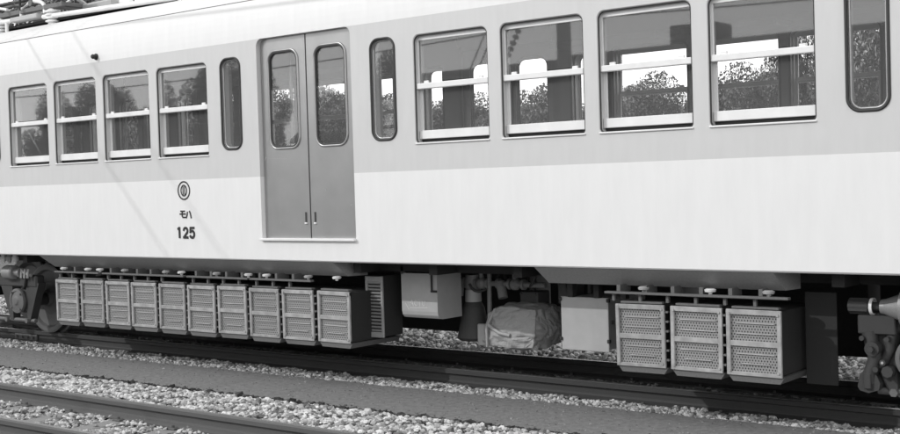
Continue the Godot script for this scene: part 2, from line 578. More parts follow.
# ---------------------------------------------------------------- the car's body
func window_centres() -> Array:
	var c = []
	for k in 4:
		c.append(WIN_0 + k * PITCH)
		c.append(-(WIN_0 + k * PITCH))
	c.append(WIN_0 + 4 * PITCH + 2.9)     # beyond the outer doors
	c.append(-(WIN_0 + 4 * PITCH + 2.9))
	c.append(DOOR_GAP + WIN_0)
	c.append(-(DOOR_GAP + WIN_0))
	return c

func build_car() -> void:
	car = thing("electric_railcar", "two-tone electric railcar with sash windows, sliding doors and grilled underfloor boxes", "train")
	var doors = [-DOOR_GAP, 0.0, DOOR_GAP]
	var lower = MB.new(); var band = MB.new(); var lining = MB.new()
	var edges = [-END]
	for d in doors:
		edges.append(d - HALF_DOOR); edges.append(d + HALF_DOOR)
	edges.append(END)
	for i in range(0, edges.size(), 2):
		lower.quad(Vector3(edges[i], BOTTOM + 0.012, 0), Vector3(edges[i + 1], BOTTOM + 0.012, 0), Vector3(edges[i + 1], BELT, 0), Vector3(edges[i], BELT, 0))
	for d in doors:
		lower.quad(Vector3(d - HALF_DOOR, BOTTOM + 0.012, 0), Vector3(d + HALF_DOOR, BOTTOM + 0.012, 0), Vector3(d + HALF_DOOR, SILL, 0), Vector3(d - HALF_DOOR, SILL, 0))
		lower.quad(Vector3(d - HALF_DOOR, SILL, 0), Vector3(d + HALF_DOOR, SILL, 0), Vector3(d + HALF_DOOR, SILL, -0.09), Vector3(d - HALF_DOOR, SILL, -0.09))
		for s in [-1.0, 1.0]:            # the jambs of the doorway
			for z in [[SILL, BELT, lower], [BELT, HEAD, band]]:
				var x: float = d + s * HALF_DOOR
				z[2].out([Vector3(x, z[0], 0), Vector3(x, z[1], 0), Vector3(x, z[1], -0.09), Vector3(x, z[0], -0.09)], Vector3(x + s, 2, -0.05))
			var poly = PackedVector2Array([Vector2(0, 0)])       # its rounded upper corners
			for i in 7:
				var a = 0.5 * PI * i / 6
				poly.append(Vector2(0.07 - 0.07 * sin(a), -(0.07 - 0.07 * cos(a))))
			var q = PackedVector2Array()
			for p in poly: q.append(Vector2(d + s * (HALF_DOOR - p.x), HEAD + p.y))
			if s > 0: q.reverse()
			if Geometry2D.is_polygon_clockwise(q): q.reverse()
			band.prism(q, -0.001, -0.09)
	lower.quad(Vector3(-END, BOTTOM, -0.012), Vector3(END, BOTTOM, -0.012), Vector3(END, BOTTOM + 0.012, 0), Vector3(-END, BOTTOM + 0.012, 0))
	lower.quad(Vector3(-END, BOTTOM, -0.05), Vector3(END, BOTTOM, -0.05), Vector3(END, BOTTOM, -0.012), Vector3(-END, BOTTOM, -0.012))
	# window band: narrow lights by the doors, sash windows between
	var cells = []
	for i in range(0, 4):
		var x0: float = edges[2 * i]; var x1: float = edges[2 * i + 1]
		if i == 1 or i == 2:
			cells.append([x0, x0 + 0.665, x0 + NARROW - HALF_DOOR, true])
			for k in 4:
				var c = x0 - HALF_DOOR + WIN_0 + k * PITCH
				cells.append([x0 + 0.665 if k == 0 else c - PITCH / 2, x1 - 0.665 if k == 3 else c + PITCH / 2, c, false])
			cells.append([x1 - 0.665, x1, x1 - NARROW + HALF_DOOR, true])
		elif i == 3:
			cells.append([x0, x0 + 0.665, x0 + NARROW - HALF_DOOR, true])
			cells.append([x0 + 0.665, x1, x0 - HALF_DOOR + WIN_0, false])
		else:
			cells.append([x0, x1 - 0.665, x1 + HALF_DOOR - WIN_0, false])
			cells.append([x1 - 0.665, x1, x1 - NARROW + HALF_DOOR, true])
	var wins = []; var narrows = []
	for c in cells:
		var hole: PackedVector2Array
		var mid = Vector2(c[2], (WIN_B + WIN_T) / 2)
		if c[3]:
			mid.y = 2.5475
			hole = rr(mid.x, mid.y, NARROW_W, 0.875, 0.09, 0.09)
			narrows.append(mid)
		else:
			hole = rr(mid.x, mid.y, WIN_W, WIN_T - WIN_B, 0.06, 0.035)
			wins.append(mid)
		holed(band, hole, mid, c[0], c[1], BELT, HEAD, 0.0, 0.1, 0.008)
		var big = rr(mid.x, mid.y, (NARROW_W if c[3] else WIN_W) + 0.02, 0.93, 0.05, 0.05, 3)
		holed(lining, big, mid, c[0], c[1], BELT, HEAD + 0.05, -0.106, 0.042, 0.004)
	for i in range(0, edges.size(), 2):
		lining.quad(Vector3(edges[i], 1.15, -0.106), Vector3(edges[i + 1], 1.15, -0.106), Vector3(edges[i + 1], BELT, -0.106), Vector3(edges[i], BELT, -0.106))
	# inside faces of the lining
	for c in cells:
		var mid = Vector2(c[2], 2.53)
		var back = MB.new()
		holed(back, rr(-mid.x, mid.y, (NARROW_W if c[3] else WIN_W) + 0.06, 0.95, 0.04, 0.04, 3), Vector2(-mid.x, mid.y), -c[1], -c[0], BELT, HEAD + 0.25, 0.0, 0.01, 0.004)
		var tf = Transform3D(Basis(Vector3.UP, PI), Vector3(0, 0, -0.15))
		for i in back.v.size():
			lining.v.append(tf * back.v[i]); lining.n.append(tf.basis * back.n[i])
	# cantrail: leans in a little above the doors, up to the gutter
	var cant = MB.new()
	var cp = [Vector2(0, HEAD)]
	for i in 6:
		var t = (i + 1) / 6.0
		cp.append(Vector2(-0.03 * t * t, lerpf(HEAD, GUTTER, t)))
	for i in cp.size() - 1:
		cant.quad(Vector3(-END, cp[i].y, cp[i].x), Vector3(END, cp[i].y, cp[i].x), Vector3(END, cp[i + 1].y, cp[i + 1].x), Vector3(-END, cp[i + 1].y, cp[i + 1].x))
	for d in doors:
		cant.out([Vector3(d - HALF_DOOR, HEAD, 0), Vector3(d + HALF_DOOR, HEAD, 0), Vector3(d + HALF_DOOR, HEAD, -0.09), Vector3(d - HALF_DOOR, HEAD, -0.09)], Vector3(d, 9, 0))
	var gut = MB.new()
	gut.box(Vector3(0, GUTTER + 0.004, -0.046), Vector3(2 * END, 0.012, 0.024), 0.003)
	for side in 2:
		var tf = Transform3D() if side == 0 else far_side
		obj("lower_side", lower, M.cream, car, tf)
		obj("window_band", band, M.band, car, tf)
		obj("cantrail", cant, M.cream, car, tf)
		obj("inner_lining", lining, M.lining, car, tf)
		obj("rain_gutter", gut, M.under_lit, car, tf)
	var ends = MB.new()
	for s in [-1.0, 1.0]:
		ends.box(Vector3(s * (END - 0.03), 2.3, -WIDE / 2), Vector3(0.05, 2.5, WIDE - 0.02))
	obj("end_wall", ends, M.cream, car)
	# roof
	var roof = MB.new(); var ceil = MB.new()
	var steps = 26
	for i in steps:
		var z0 = lerpf(-0.05, -WIDE + 0.05, float(i) / steps)
		var z1 = lerpf(-0.05, -WIDE + 0.05, float(i + 1) / steps)
		var y0 = roof_y(z0); var y1 = roof_y(z1)
		var n0 = roof_n(z0); var n1 = roof_n(z1)
		var a = Vector3(-END, y0, z0); var b = Vector3(END, y0, z0); var c = Vector3(END, y1, z1); var d = Vector3(-END, y1, z1)
		roof.raw(a, b, c, n0, n0, n1); roof.raw(a, c, d, n0, n1, n1)
		if i > 0 and i < steps - 1:
			ceil.quad(a + Vector3.DOWN * 0.22, d + Vector3.DOWN * 0.22, c + Vector3.DOWN * 0.22, b + Vector3.DOWN * 0.22)
	obj("roof", roof, M.roof, car)
	obj("ceiling", ceil, M.ceiling, car)
	var fl = MB.new()
	fl.box(Vector3(0, 1.11, -WIDE / 2), Vector3(2 * END - 0.1, 0.1, WIDE - 0.12))
	obj("floor", fl, M.under, car)
	# luggage racks and grab poles inside
	for zs in [-0.42, -WIDE + 0.42]:
		for g in [[1.35, 4.85], [-4.85, -1.35]]:
			var rk = MB.new()
			for k in 5:
				var z: float = zs + (-0.15 + 0.075 * k)
				rk.rod(Vector3(g[0], 3.06, z), Vector3(g[1], 3.06, z), 0.012, 6)
			for k in 4:
				var x: float = lerpf(g[0], g[1], k / 3.0)
				rk.box(Vector3(x, 3.03, zs), Vector3(0.03, 0.05, 0.36))
			obj("luggage_rack", rk, M.lining, car)
	var pole = MB.new()
	pole.rod(Vector3(0, 1.16, 0), Vector3(0, 3.5, 0), 0.017, 8)
	var pole_m = pole.mesh()
	for d in doors:
		for s in [-1.0, 1.0]:
			for z in [-0.55, -WIDE + 0.55]:
				obj("grab_pole", pole_m, M.alu, car, Transform3D(Basis(), Vector3(d + s * 0.72, 0, z)))
	make_windows(wins, narrows)
	make_curtains(wins)
	make_doors(doors)
	door_wear()
	marks()

func roof_y(z: float) -> float:
	return 3.885 - 0.37 * pow((z + 1.325) / 1.275, 2.0)

func roof_n(z: float) -> Vector3:
	return Vector3(0, 1, 2.0 * 0.37 * (z + 1.325) / (1.275 * 1.275)).normalized()

func make_windows(wins: Array, narrows: Array) -> void:
	var W = WIN_W
	var frame = MB.new()                          # runners and sill round the opening, origin at its middle
	frame.box(Vector3(0, -0.4593 - 0.0, 0.003), Vector3(W + 0.01, 0.014, 0.02), 0.004)
	for s in [-1.0, 1.0]: frame.box(Vector3(s * (W / 2 + 0.012), 0, -0.098), Vector3(0.03, 0.9, 0.01))
	var h = (WIN_T - WIN_B) / 2
	var ym = RAIL_MID - (WIN_T + WIN_B) / 2
	var up = MB.new()
	up.box(Vector3(0, h - 0.022, -0.05), Vector3(W, 0.046, 0.02), 0.003)
	for s in [-1.0, 1.0]: up.box(Vector3(s * (W / 2 - 0.007), (h + ym) / 2, -0.05), Vector3(0.03, h - ym, 0.018), 0.003)
	up.box(Vector3(0, ym, -0.04), Vector3(W + 0.004, 0.05, 0.04), 0.006)
	for s in [-1.0, 1.0]: up.box(Vector3(s * (W / 2 - 0.1), ym + 0.034, -0.044), Vector3(0.05, 0.022, 0.016), 0.003)
	var low = MB.new()
	low.box(Vector3(0, -h + 0.074, -0.06), Vector3(W - 0.01, 0.072, 0.03), 0.004)
	for s in [-1.0, 1.0]: low.box(Vector3(s * (W / 2 - 0.012), (ym - h) / 2 + 0.03, -0.08), Vector3(0.034, ym + h - 0.06, 0.016), 0.003)
	var pane_u = MB.new()
	pane_u.box(Vector3(0, (h + ym) / 2, -0.05), Vector3(W - 0.03, h - ym - 0.07, 0.004))
	var pane_l = MB.new()
	pane_l.box(Vector3(0, (ym - h) / 2 + 0.04, -0.08), Vector3(W - 0.04, h + ym - 0.1, 0.004))
	var seal_and_shade = MB.new()
	seal_and_shade.tube(loop3(rr(0, 0, W - 0.004, 2 * h - 0.004, 0.06, 0.035, 6), -0.014), 0.008, 6, true)
	seal_and_shade.box(Vector3(0, -h + 0.02, -0.085), Vector3(W + 0.01, 0.05, 0.01))  # black strip painting the shade below the lower sash rail
	var slm = seal_and_shade.mesh()
	var fm = frame.mesh(); var um = up.mesh(); var lm = low.mesh(); var pu = pane_u.mesh(); var pl = pane_l.mesh()
	var gas = MB.new(); var inner = MB.new(); var np = MB.new()
	gas.tube(loop3(rr(0, 0, NARROW_W + 0.004, 0.879, 0.09, 0.09, 8), 0.001), 0.011, 8, true)
	inner.tube(loop3(rr(0, 0, NARROW_W - 0.03, 0.847, 0.078, 0.078, 8), -0.02), 0.009, 8, true)
	np.prism(rr(0, 0, NARROW_W, 0.875, 0.08, 0.08), -0.022, -0.026)
	var gm = gas.mesh(); var im = inner.mesh(); var npm = np.mesh()
	for side in 2:
		var tf = Transform3D() if side == 0 else far_side
		for c in wins:
			var w = obj("window", fm, M.white, car, tf * Transform3D(Basis(), Vector3(c.x, c.y, 0)))
			obj("seal_and_sill_shade", slm, M.rubber, w)
			obj("upper_sash", um, M.white, w)
			obj("lower_sash", lm, M.white, w)
			obj("pane", pu, M.glass, w)
			obj("pane", pl, M.glass, w)
		for c in narrows:
			var w = obj("narrow_window", gm, M.rubber, car, tf * Transform3D(Basis(), Vector3(c.x, c.y, 0)))
			obj("inner_frame", im, M.alu, w)
			obj("pane", npm, M.glass, w)

func make_curtains(wins: Array) -> void:            # drawn back at both sides of the far windows
	var b = MB.new()
	for s in [-1.0, 1.0]:
		for i in 14:
			var x0 = s * (WIN_W / 2 + 0.05 - 0.013 * i); var x1 = s * (WIN_W / 2 + 0.05 - 0.013 * (i + 1))
			var z0 = -0.19 + 0.014 * sin(i * 1.9); var z1 = -0.19 + 0.014 * sin((i + 1) * 1.9)
			b.out([Vector3(x0, -0.47, z0), Vector3(x1, -0.47, z1), Vector3(x1, 0.5, z1), Vector3(x0, 0.5, z0)], Vector3(0, 0, 0.5))
	var m = b.mesh()
	for c in wins:
		if 0.47 - c.x > -4.0: continue
		obj("curtain", m, M.curtain, car, far_side * Transform3D(Basis(), Vector3(c.x, c.y, 0)))

func make_doors(doors: Array) -> void:
	var hw = HALF_DOOR
	var leaf = MB.new()
	var ww = 0.405; var wh = 0.925
	var lh = HEAD - SILL
	var wc = Vector2(0.0, 2.548 - SILL)
	holed(leaf, rr(wc.x, wc.y, ww, wh, 0.1, 0.1, 8), wc, -hw / 2 + 0.008, hw / 2 - 0.008, 0.0, lh + 0.01, 0.0, 0.03, 0.006)
	var bk = MB.new()
	holed(bk, rr(wc.x, wc.y, ww, wh, 0.1, 0.1, 4), wc, -hw / 2 + 0.008, hw / 2 - 0.008, 0.0, lh + 0.01, 0.0, 0.01, 0.002)
	var tf0 = Transform3D(Basis(Vector3.UP, PI), Vector3(0, 0, -0.035))
	for i in bk.v.size():
		leaf.v.append(tf0 * bk.v[i]); leaf.n.append(tf0.basis * bk.n[i])
	for s in [-1.0, 1.0]:
		leaf.out([Vector3(s * (hw / 2 - 0.008), 0, 0), Vector3(s * (hw / 2 - 0.008), lh, 0), Vector3(s * (hw / 2 - 0.008), lh, -0.035), Vector3(s * (hw / 2 - 0.008), 0, -0.035)], Vector3(0, 1, -0.02))
	var lm = leaf.mesh()
	var fr = MB.new()
	fr.tube(loop3(rr(wc.x, wc.y, ww - 0.008, wh - 0.008, 0.1, 0.1, 8), 0.002), 0.011, 8, true)
	var seal = MB.new()
	seal.tube(loop3(rr(wc.x, wc.y, ww - 0.04, wh - 0.04, 0.088, 0.088, 8), -0.003), 0.009, 8, true)
	var pn = MB.new()
	pn.prism(rr(wc.x, wc.y, ww - 0.01, wh - 0.01, 0.1, 0.1), -0.012, -0.016)
	var fm = fr.mesh(); var sm = seal.mesh(); var pm = pn.mesh()
	var rub = MB.new()
	rub.box(Vector3(0, lh / 2, -0.018), Vector3(0.016, lh, 0.02), 0.004)
	var rm = rub.mesh()
	var sill = MB.new()
	sill.box(Vector3(0, -0.012, -0.035), Vector3(2 * hw + 0.01, 0.024, 0.1), 0.004)
	var sm2 = sill.mesh()
	for side in 2:
		var tf = Transform3D() if side == 0 else far_side
		for d in doors:
			for s in [-1.0, 1.0]:
				var o = obj("door_leaf", lm, M.door, car, tf * Transform3D(Basis(), Vector3(d + s * hw / 2, SILL, -0.05)))
				obj("window_frame", fm, M.alu, o)
				obj("window_seal", sm, M.rubber, o)
				obj("pane", pm, M.glass, o)
				var hd = MB.new()
				var hx: float = -s * (hw / 2 - 0.06)
				hd.box(Vector3(hx, 0.19, 0.001), Vector3(0.022, 0.1, 0.004))
				obj("handle_recess", hd, M.rubber, o)
				var hb = MB.new()
				hb.box(Vector3(hx, 0.137, 0.006), Vector3(0.03, 0.016, 0.016), 0.004)
				obj("handle", hb, M.white, o)
			obj("door_seal", rm, M.rubber, car, tf * Transform3D(Basis(), Vector3(d, SILL, -0.05)))
			obj("door_sill", sm2, M.white, car, tf * Transform3D(Basis(), Vector3(d, SILL, 0.018)))

func door_wear() -> void:
	var w = MB.new()
	stroke(w, [Vector2(-0.588, 1.99), Vector2(-0.575, 2.01)], 0.02, -0.047, -0.05)
	stroke(w, [Vector2(-0.54, 2.0), Vector2(-0.3, 1.99)], 0.004, -0.0475, -0.05)
	stroke(w, [Vector2(0.51, 1.545), Vector2(0.525, 1.548)], 0.01, -0.047, -0.05)
	stroke(w, [Vector2(-0.4, 1.4), Vector2(-0.396, 1.38)], 0.006, -0.047, -0.05)
	stroke(w, [Vector2(0.2, 1.7), Vector2(0.206, 1.68)], 0.005, -0.047, -0.05)
	obj("paint_chip", w, M.panel, car)

func stroke(b: MB, p: Array, w: float, z0: float, z1: float) -> void:
	for i in p.size() - 1:
		var a: Vector2 = p[i]; var c: Vector2 = p[i + 1]
		var d = (c - a).normalized() * w * 0.5
		var s = Vector2(-d.y, d.x)
		b.prism(PackedVector2Array([a - d * 0.6 - s, c + d * 0.6 - s, c + d * 0.6 + s, a - d * 0.6 + s]), z0 + 0.0002 * i, z1)

func oval(b: MB, c: Vector2, rx: float, ry: float, w: float, z0: float, z1: float, a0 := 0.0, a1 := TAU) -> void:
	var seg = 36
	for i in seg:
		var t0 = lerpf(a0, a1, float(i) / seg); var t1 = lerpf(a0, a1, float(i + 1) / seg)
		b.prism(PackedVector2Array([c + Vector2(cos(t0) * (rx - w), sin(t0) * (ry - w)), c + Vector2(cos(t0) * rx, sin(t0) * ry), c + Vector2(cos(t1) * rx, sin(t1) * ry), c + Vector2(cos(t1) * (rx - w), sin(t1) * (ry - w))]), z0, z1)

func marks() -> void:
	var z = 0.004
	var em = MB.new()
	var c = Vector2(-1.742, 1.7215)
	oval(em, c, 0.096, 0.096, 0.014, z, -0.002)
	oval(em, c, 0.05, 0.06, 0.011, z, -0.002)
	stroke(em, [c + Vector2(-0.013, -0.045), c + Vector2(-0.013, 0.045)], 0.011, z, -0.002)
	stroke(em, [c + Vector2(0.013, -0.045), c + Vector2(0.013, 0.045)], 0.011, z, -0.002)
	obj("emblem", em, M.ink, car)
	var k = MB.new()                                 # the katakana mo and ha
	var o = Vector2(-1.815, 1.445)
	stroke(k, [o + Vector2(0.012, 0.068), o + Vector2(0.075, 0.068)], 0.015, z, -0.002)
	stroke(k, [o + Vector2(0.0, 0.04), o + Vector2(0.085, 0.04)], 0.015, z + 0.0004, -0.002)
	stroke(k, [o + Vector2(0.036, 0.068), o + Vector2(0.034, 0.02), o + Vector2(0.045, 0.006), o + Vector2(0.082, 0.006)], 0.015, z + 0.0008, -0.002)
	o.x += 0.095
	stroke(k, [o + Vector2(0.022, 0.058), o + Vector2(0.016, 0.03), o + Vector2(0.002, 0.002)], 0.016, z, -0.002)
	stroke(k, [o + Vector2(0.054, 0.066), o + Vector2(0.068, 0.04), o + Vector2(0.078, 0.0)], 0.016, z, -0.002)
	obj("lettering", k, M.ink, car)
	var n = MB.new()                                 # 125
	var h = 0.12
	o = Vector2(-1.868, 1.236)
	var w = 0.024
	stroke(n, [o + Vector2(0.012, 0.098), o + Vector2(0.034, 0.108)], w, z, -0.002)
	stroke(n, [o + Vector2(0.036, 0.012), o + Vector2(0.036, 0.108)], 0.028, z + 0.0006, -0.002)
	o.x += 0.09
	var two = []
	for i in 9:
		var a = PI * (0.95 - 1.18 * i / 8.0)
		two.append(o + Vector2(0.042 + 0.03 * cos(a), 0.079 + 0.029 * sin(a)))
	two.append(o + Vector2(0.014, 0.014))
	stroke(n, two, w, z, -0.002)
	stroke(n, [o + Vector2(0.01, 0.012), o + Vector2(0.074, 0.012)], w, z + 0.003, -0.002)
	o.x += 0.1
	stroke(n, [o + Vector2(0.074, 0.108), o + Vector2(0.018, 0.108), o + Vector2(0.013, 0.062)], w, z, -0.002)
	var five = []
	for i in 11:
		var a = PI * (0.72 - 1.55 * i / 10.0)
		five.append(o + Vector2(0.042 + 0.033 * cos(a), 0.044 + 0.034 * sin(a)))
	stroke(n, five, w, z + 0.001, -0.002)
	obj("number", n, M.ink, car)
	var kn = MB.new()
	kn.lathe(Vector3(-3.124, 3.19, -0.002), Vector3(-3.124, 3.19, 0.1), [[0, 0.0], [0, 0.035], [0.012, 0.035], [0.016, 0.022], [0.05, 0.026], [0.062, 0.018], [0.064, 0.0]], 12)
	obj("side_lamp", kn, M.under, car)

# ---------------------------------------------------------------- equipment under the floor
func underfloor() -> void:
	# the sole plates: long panels leaning inwards below the body
	for p in [[-4.399, 0.275], [2.505, 4.515]]:
		var b = MB.new()
		var x0: float = p[0]; var x1: float = p[1]
		b.quad(Vector3(x0, 0.885, -0.235), Vector3(x1, 0.885, -0.235), Vector3(x1, BOTTOM - 0.004, -0.03), Vector3(x0, BOTTOM - 0.004, -0.03))
		b.quad(Vector3(x0, 0.877, -0.5), Vector3(x1, 0.877, -0.5), Vector3(x1, 0.885, -0.235), Vector3(x0, 0.885, -0.235))
		for x in [x0, x1]:
			b.out([Vector3(x, 0.885, -0.235), Vector3(x, BOTTOM - 0.004, -0.03), Vector3(x, BOTTOM - 0.004, -0.5), Vector3(x, 0.877, -0.5)], Vector3((x0 + x1) / 2, 0.95, -0.2))
		obj("sole_plate", b, M.sole, car)
	var beam = MB.new()
	for z in [-0.55, -1.0, -1.65, -2.1]: beam.box(Vector3(0, 0.99, z), Vector3(2 * END - 1, 0.14, 0.1))
	for i in 12: beam.box(Vector3(-5.0 + i * 0.9, 0.985, -WIDE / 2), Vector3(0.09, 0.13, 2.2))
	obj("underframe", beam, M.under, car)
	# battery boxes with perforated fronts
	var w = 0.415; var y0 = 0.285; var y1 = 0.757
	var holes_m = perforated(w - 0.056, 0.2, 16, 10)
	var frame = MB.new()
	frame.box(Vector3(0, 0.014, 0.004), Vector3(w, 0.028, 0.02), 0.003)
	frame.box(Vector3(0, y1 - y0 - 0.018, 0.004), Vector3(w, 0.038, 0.02), 0.003)
	frame.box(Vector3(0, 0.23, 0.003), Vector3(w - 0.02, 0.04, 0.018), 0.003)
	for s in [-1.0, 1.0]: frame.box(Vector3(s * (w / 2 - 0.015), 0.236, 0.0055), Vector3(0.03, 0.47, 0.022), 0.003)
	for s in [-1.0, 1.0]:
		for t in [0.035, y1 - y0 - 0.03]: frame.rod(Vector3(s * (w / 2 - 0.024), t, 0.01), Vector3(s * (w / 2 - 0.024), t, 0.024), 0.011, 6)
	var frame_m = frame.mesh()
	var rib = MB.new()
	for t in [0.085, 0.155, 0.3, 0.375]:
		rib.xf = Transform3D(Basis(Vector3.RIGHT, 0.5), Vector3(0.008, t, 0.0))
		rib.box(Vector3.ZERO, Vector3(w - 0.13 if t > 0.1 else w - 0.2, 0.005, 0.01), 0.001)
	rib.xf = Transform3D()
	var rib_m = rib.mesh()
	var case = MB.new()
	case.box(Vector3(0, (y1 - y0) / 2 + 0.0, -0.36), Vector3(w - 0.03, y1 - y0 - 0.02, 0.66))
	var case_m = case.mesh()
	var ledge = MB.new()
	ledge.box(Vector3(0.01, y1 - y0 + 0.014, -0.02), Vector3(w - 0.06, 0.016, 0.05), 0.003)
	var ledge_m = ledge.mesh()
	var tray = MB.new()
	tray.prism(PackedVector2Array([Vector2(-w / 2 + 0.04, -0.045), Vector2(w / 2 - 0.02, -0.045), Vector2(w / 2 + 0.012, 0.002), Vector2(-w / 2 + 0.002, 0.002)]), 0.0, -0.66)
	var tray_m = tray.mesh()
	var clip = MB.new()
	for k in 6: clip.box(Vector3(w / 2 + 0.006, 0.06 + k * 0.072, -0.02), Vector3(0.024, 0.016, 0.03), 0.003)
	var clip_m = clip.mesh()
	var xs = []
	for k in 10: xs.append(-3.962 + k * 0.4633)
	for x in [3.417, 3.88, 4.328]: xs.append(x)
	for i in xs.size():
		var x: float = xs[i]
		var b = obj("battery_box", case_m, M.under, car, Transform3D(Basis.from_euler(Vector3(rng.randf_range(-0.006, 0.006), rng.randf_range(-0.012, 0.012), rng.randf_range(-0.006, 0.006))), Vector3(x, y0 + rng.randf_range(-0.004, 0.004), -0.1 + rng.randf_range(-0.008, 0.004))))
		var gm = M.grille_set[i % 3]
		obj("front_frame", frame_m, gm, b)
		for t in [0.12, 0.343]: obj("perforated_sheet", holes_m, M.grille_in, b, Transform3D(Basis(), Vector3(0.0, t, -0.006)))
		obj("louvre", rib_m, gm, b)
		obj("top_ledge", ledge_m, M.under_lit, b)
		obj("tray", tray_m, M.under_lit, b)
		if i != 9 and i != 12: obj("cover_clip", clip_m, M.grille, b)
	# hanging rails over the boxes, with porcelain buttons
	for g in [[-4.18, -3.35], [-3.28, -1.9], [-1.85, -0.93], [-0.9, -0.06], [3.12, 4.6]]:
		var hr = MB.new()
		hr.box(Vector3((g[0] + g[1]) / 2, 0.842, -0.1), Vector3(g[1] - g[0], 0.018, 0.05), 0.003)
		for k in int((g[1] - g[0]) / 0.23):
			var x: float = g[0] + 0.06 + k * 0.2316
			hr.box(Vector3(x, 0.808, -0.12), Vector3(0.022, 0.06, 0.025))
			hr.box(Vector3(x + 0.04, 0.87, -0.2), Vector3(0.03, 0.06, 0.16))
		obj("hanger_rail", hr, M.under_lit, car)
	var bt = MB.new()
	bt.lathe(Vector3(0, 0, 0), Vector3(0, 0.05, 0), [[0, 0.0], [0, 0.014], [0.016, 0.014], [0.018, 0.04], [0.034, 0.044], [0.042, 0.03], [0.043, 0]], 12)
	var bt_m = bt.mesh()
	for x in [-4.08, -3.62, -3.4, -2.95, -2.25, -2.0, -1.45, -0.98, -0.72, -0.15, 0.22, 3.43, 3.98, 4.43]:
		obj("hanger_insulator", bt_m, M.insulator if int(x * 100) % 2 == 0 else M.panel, car, Transform3D(Basis(), Vector3(x, 0.85, -0.14)))
	var div = MB.new()                                # dark divider plate past the last box
	div.box(Vector3(4.685, 0.53, -0.45), Vector3(0.23, 0.66, 0.012))
	obj("deflector_plate", div, M.dark, car)
	# louvred narrow box
	var nb = MB.new()
	nb.box(Vector3(0.452, 0.6, -0.53), Vector3(0.2, 0.56, 0.26))
	var lb = obj("louvred_box", nb, M.under, car)
	var lf = MB.new()
	for s in [-1.0, 1.0]: lf.box(Vector3(0.452 + s * 0.094, 0.595, -0.392), Vector3(0.026, 0.565, 0.02), 0.003)
	for y in [0.335, 0.85]: lf.box(Vector3(0.452, y, -0.393), Vector3(0.2, 0.05, 0.018), 0.003)
	obj("front_frame", lf, M.grille, lb)
	for k in 15:
		var sl = MB.new()
		sl.xf = Transform3D(Basis(Vector3.RIGHT, 0.6), Vector3(0.452, 0.375 + k * 0.0315, -0.396))
		sl.box(Vector3.ZERO, Vector3(0.165, 0.016, 0.012), 0.002)
		obj("slat", sl, M.grille_in if k % 5 != 4 else M.grille, lb)
	# chalked switch case
	var sc = MB.new()
	sc.xf = Transform3D(Basis(Vector3.UP, -PI / 2), Vector3())     # profile across the car, drawn along it
	var prof = PackedVector2Array()
	for q in [[-0.5, 0.905], [-0.5, 0.56], [-0.508, 0.525], [-0.53, 0.5], [-0.57, 0.49], [-0.85, 0.49], [-0.85, 0.905]]: prof.append(Vector2(q[0], q[1]))
	if Geometry2D.is_polygon_clockwise(prof): prof.reverse()
	sc.prism(prof, -0.69, -1.113)
	var cs = obj("switch_case", sc, M.panel, car)
	var hd = MB.new()
	hd.box(Vector3(1.06, 0.85, -0.488), Vector3(0.018, 0.21, 0.014), 0.003)
	hd.box(Vector3(1.085, 0.748, -0.486), Vector3(0.07, 0.02, 0.016), 0.003)
	obj("latch", hd, M.under, cs)
	var cv = MB.new()
	for s in [-1.0, 1.0]: cv.box(Vector3(0.9 + s * 0.2, 0.93, -0.52), Vector3(0.03, 0.07, 0.04))
	obj("bracket", cv, M.under_lit, cs)
	var tx = MB.new()
	var zc = -0.4975
	var q0 = Vector2(0.79, 0.605)
	for sset in [[[0, 0], [0.025, 0.07], [0.05, 0]], [[0.01, 0.025], [0.04, 0.025]], [[0.1, 0.06], [0.075, 0.065], [0.065, 0.03], [0.085, 0.005], [0.105, 0.012]], [[0.12, 0.068], [0.17, 0.066]], [[0.145, 0.066], [0.143, 0.004]], [[0.185, 0.066], [0.186, 0.02], [0.2, 0.004], [0.218, 0.02], [0.22, 0.064]], [[0.0, -0.02], [0.25, -0.012]], [[-0.07, 0.03], [-0.02, -0.04]]]:
		var pts = []
		for q in sset: pts.append(q0 + Vector2(q[0], q[1]) * 0.8)
		stroke(tx, pts, 0.007, zc, zc - 0.004)
	obj("chalk_marks", tx, M.chalk, cs)
	# air pipe with valves, and the cone-shaped filter hanging from it
	var pp = MB.new()
	pp.rod(Vector3(0.72, 0.785, -1.0), Vector3(1.95, 0.785, -1.0), 0.026, 10)
	for x in [0.78, 0.93, 1.02, 1.17, 1.3, 1.42, 1.55, 1.7]: pp.rod(Vector3(x, 0.785, -1.0), Vector3(x + 0.025, 0.785, -1.0), 0.05, 10)
	for x in [0.86, 1.24, 1.62]:
		pp.rod(Vector3(x, 0.785, -1.0), Vector3(x, 0.88, -0.99), 0.022, 8)
		pp.rod(Vector3(x - 0.05, 0.885, -0.985), Vector3(x + 0.05, 0.885, -0.985), 0.012, 6)
		pp.lathe(Vector3(x - 0.05, 0.785, -1.0), Vector3(x + 0.1, 0.785, -1.0), [[0, 0.026], [0.03, 0.055], [0.07, 0.055], [0.1, 0.026]], 10)
	pp.rod(Vector3(0.99, 0.785, -1.0), Vector3(0.99, 0.66, -0.98), 0.036, 10)
	pp.rod(Vector3(1.45, 0.8, -1.0), Vector3(1.5, 0.66, -0.97), 0.045, 10)
	pp.rod(Vector3(1.33, 1.0, -1.0), Vector3(1.33, 0.3, -0.98), 0.022, 8)
	pp.rod(Vector3(0.75, 0.86, -0.98), Vector3(1.0, 0.862, -0.98), 0.007, 6)
	obj("air_pipe", pp, M.pipe, car)
	var fi = MB.new()
	fi.lathe(Vector3(1.12, 0.86, -1.02), Vector3(1.12, 0.0, -1.02), [[0, 0], [0, 0.07], [0.1, 0.085], [0.13, 0.07], [0.15, 0.07]], 16)
	var fo2 = obj("air_filter", fi, M.pipe, car)
	var sk = MB.new()
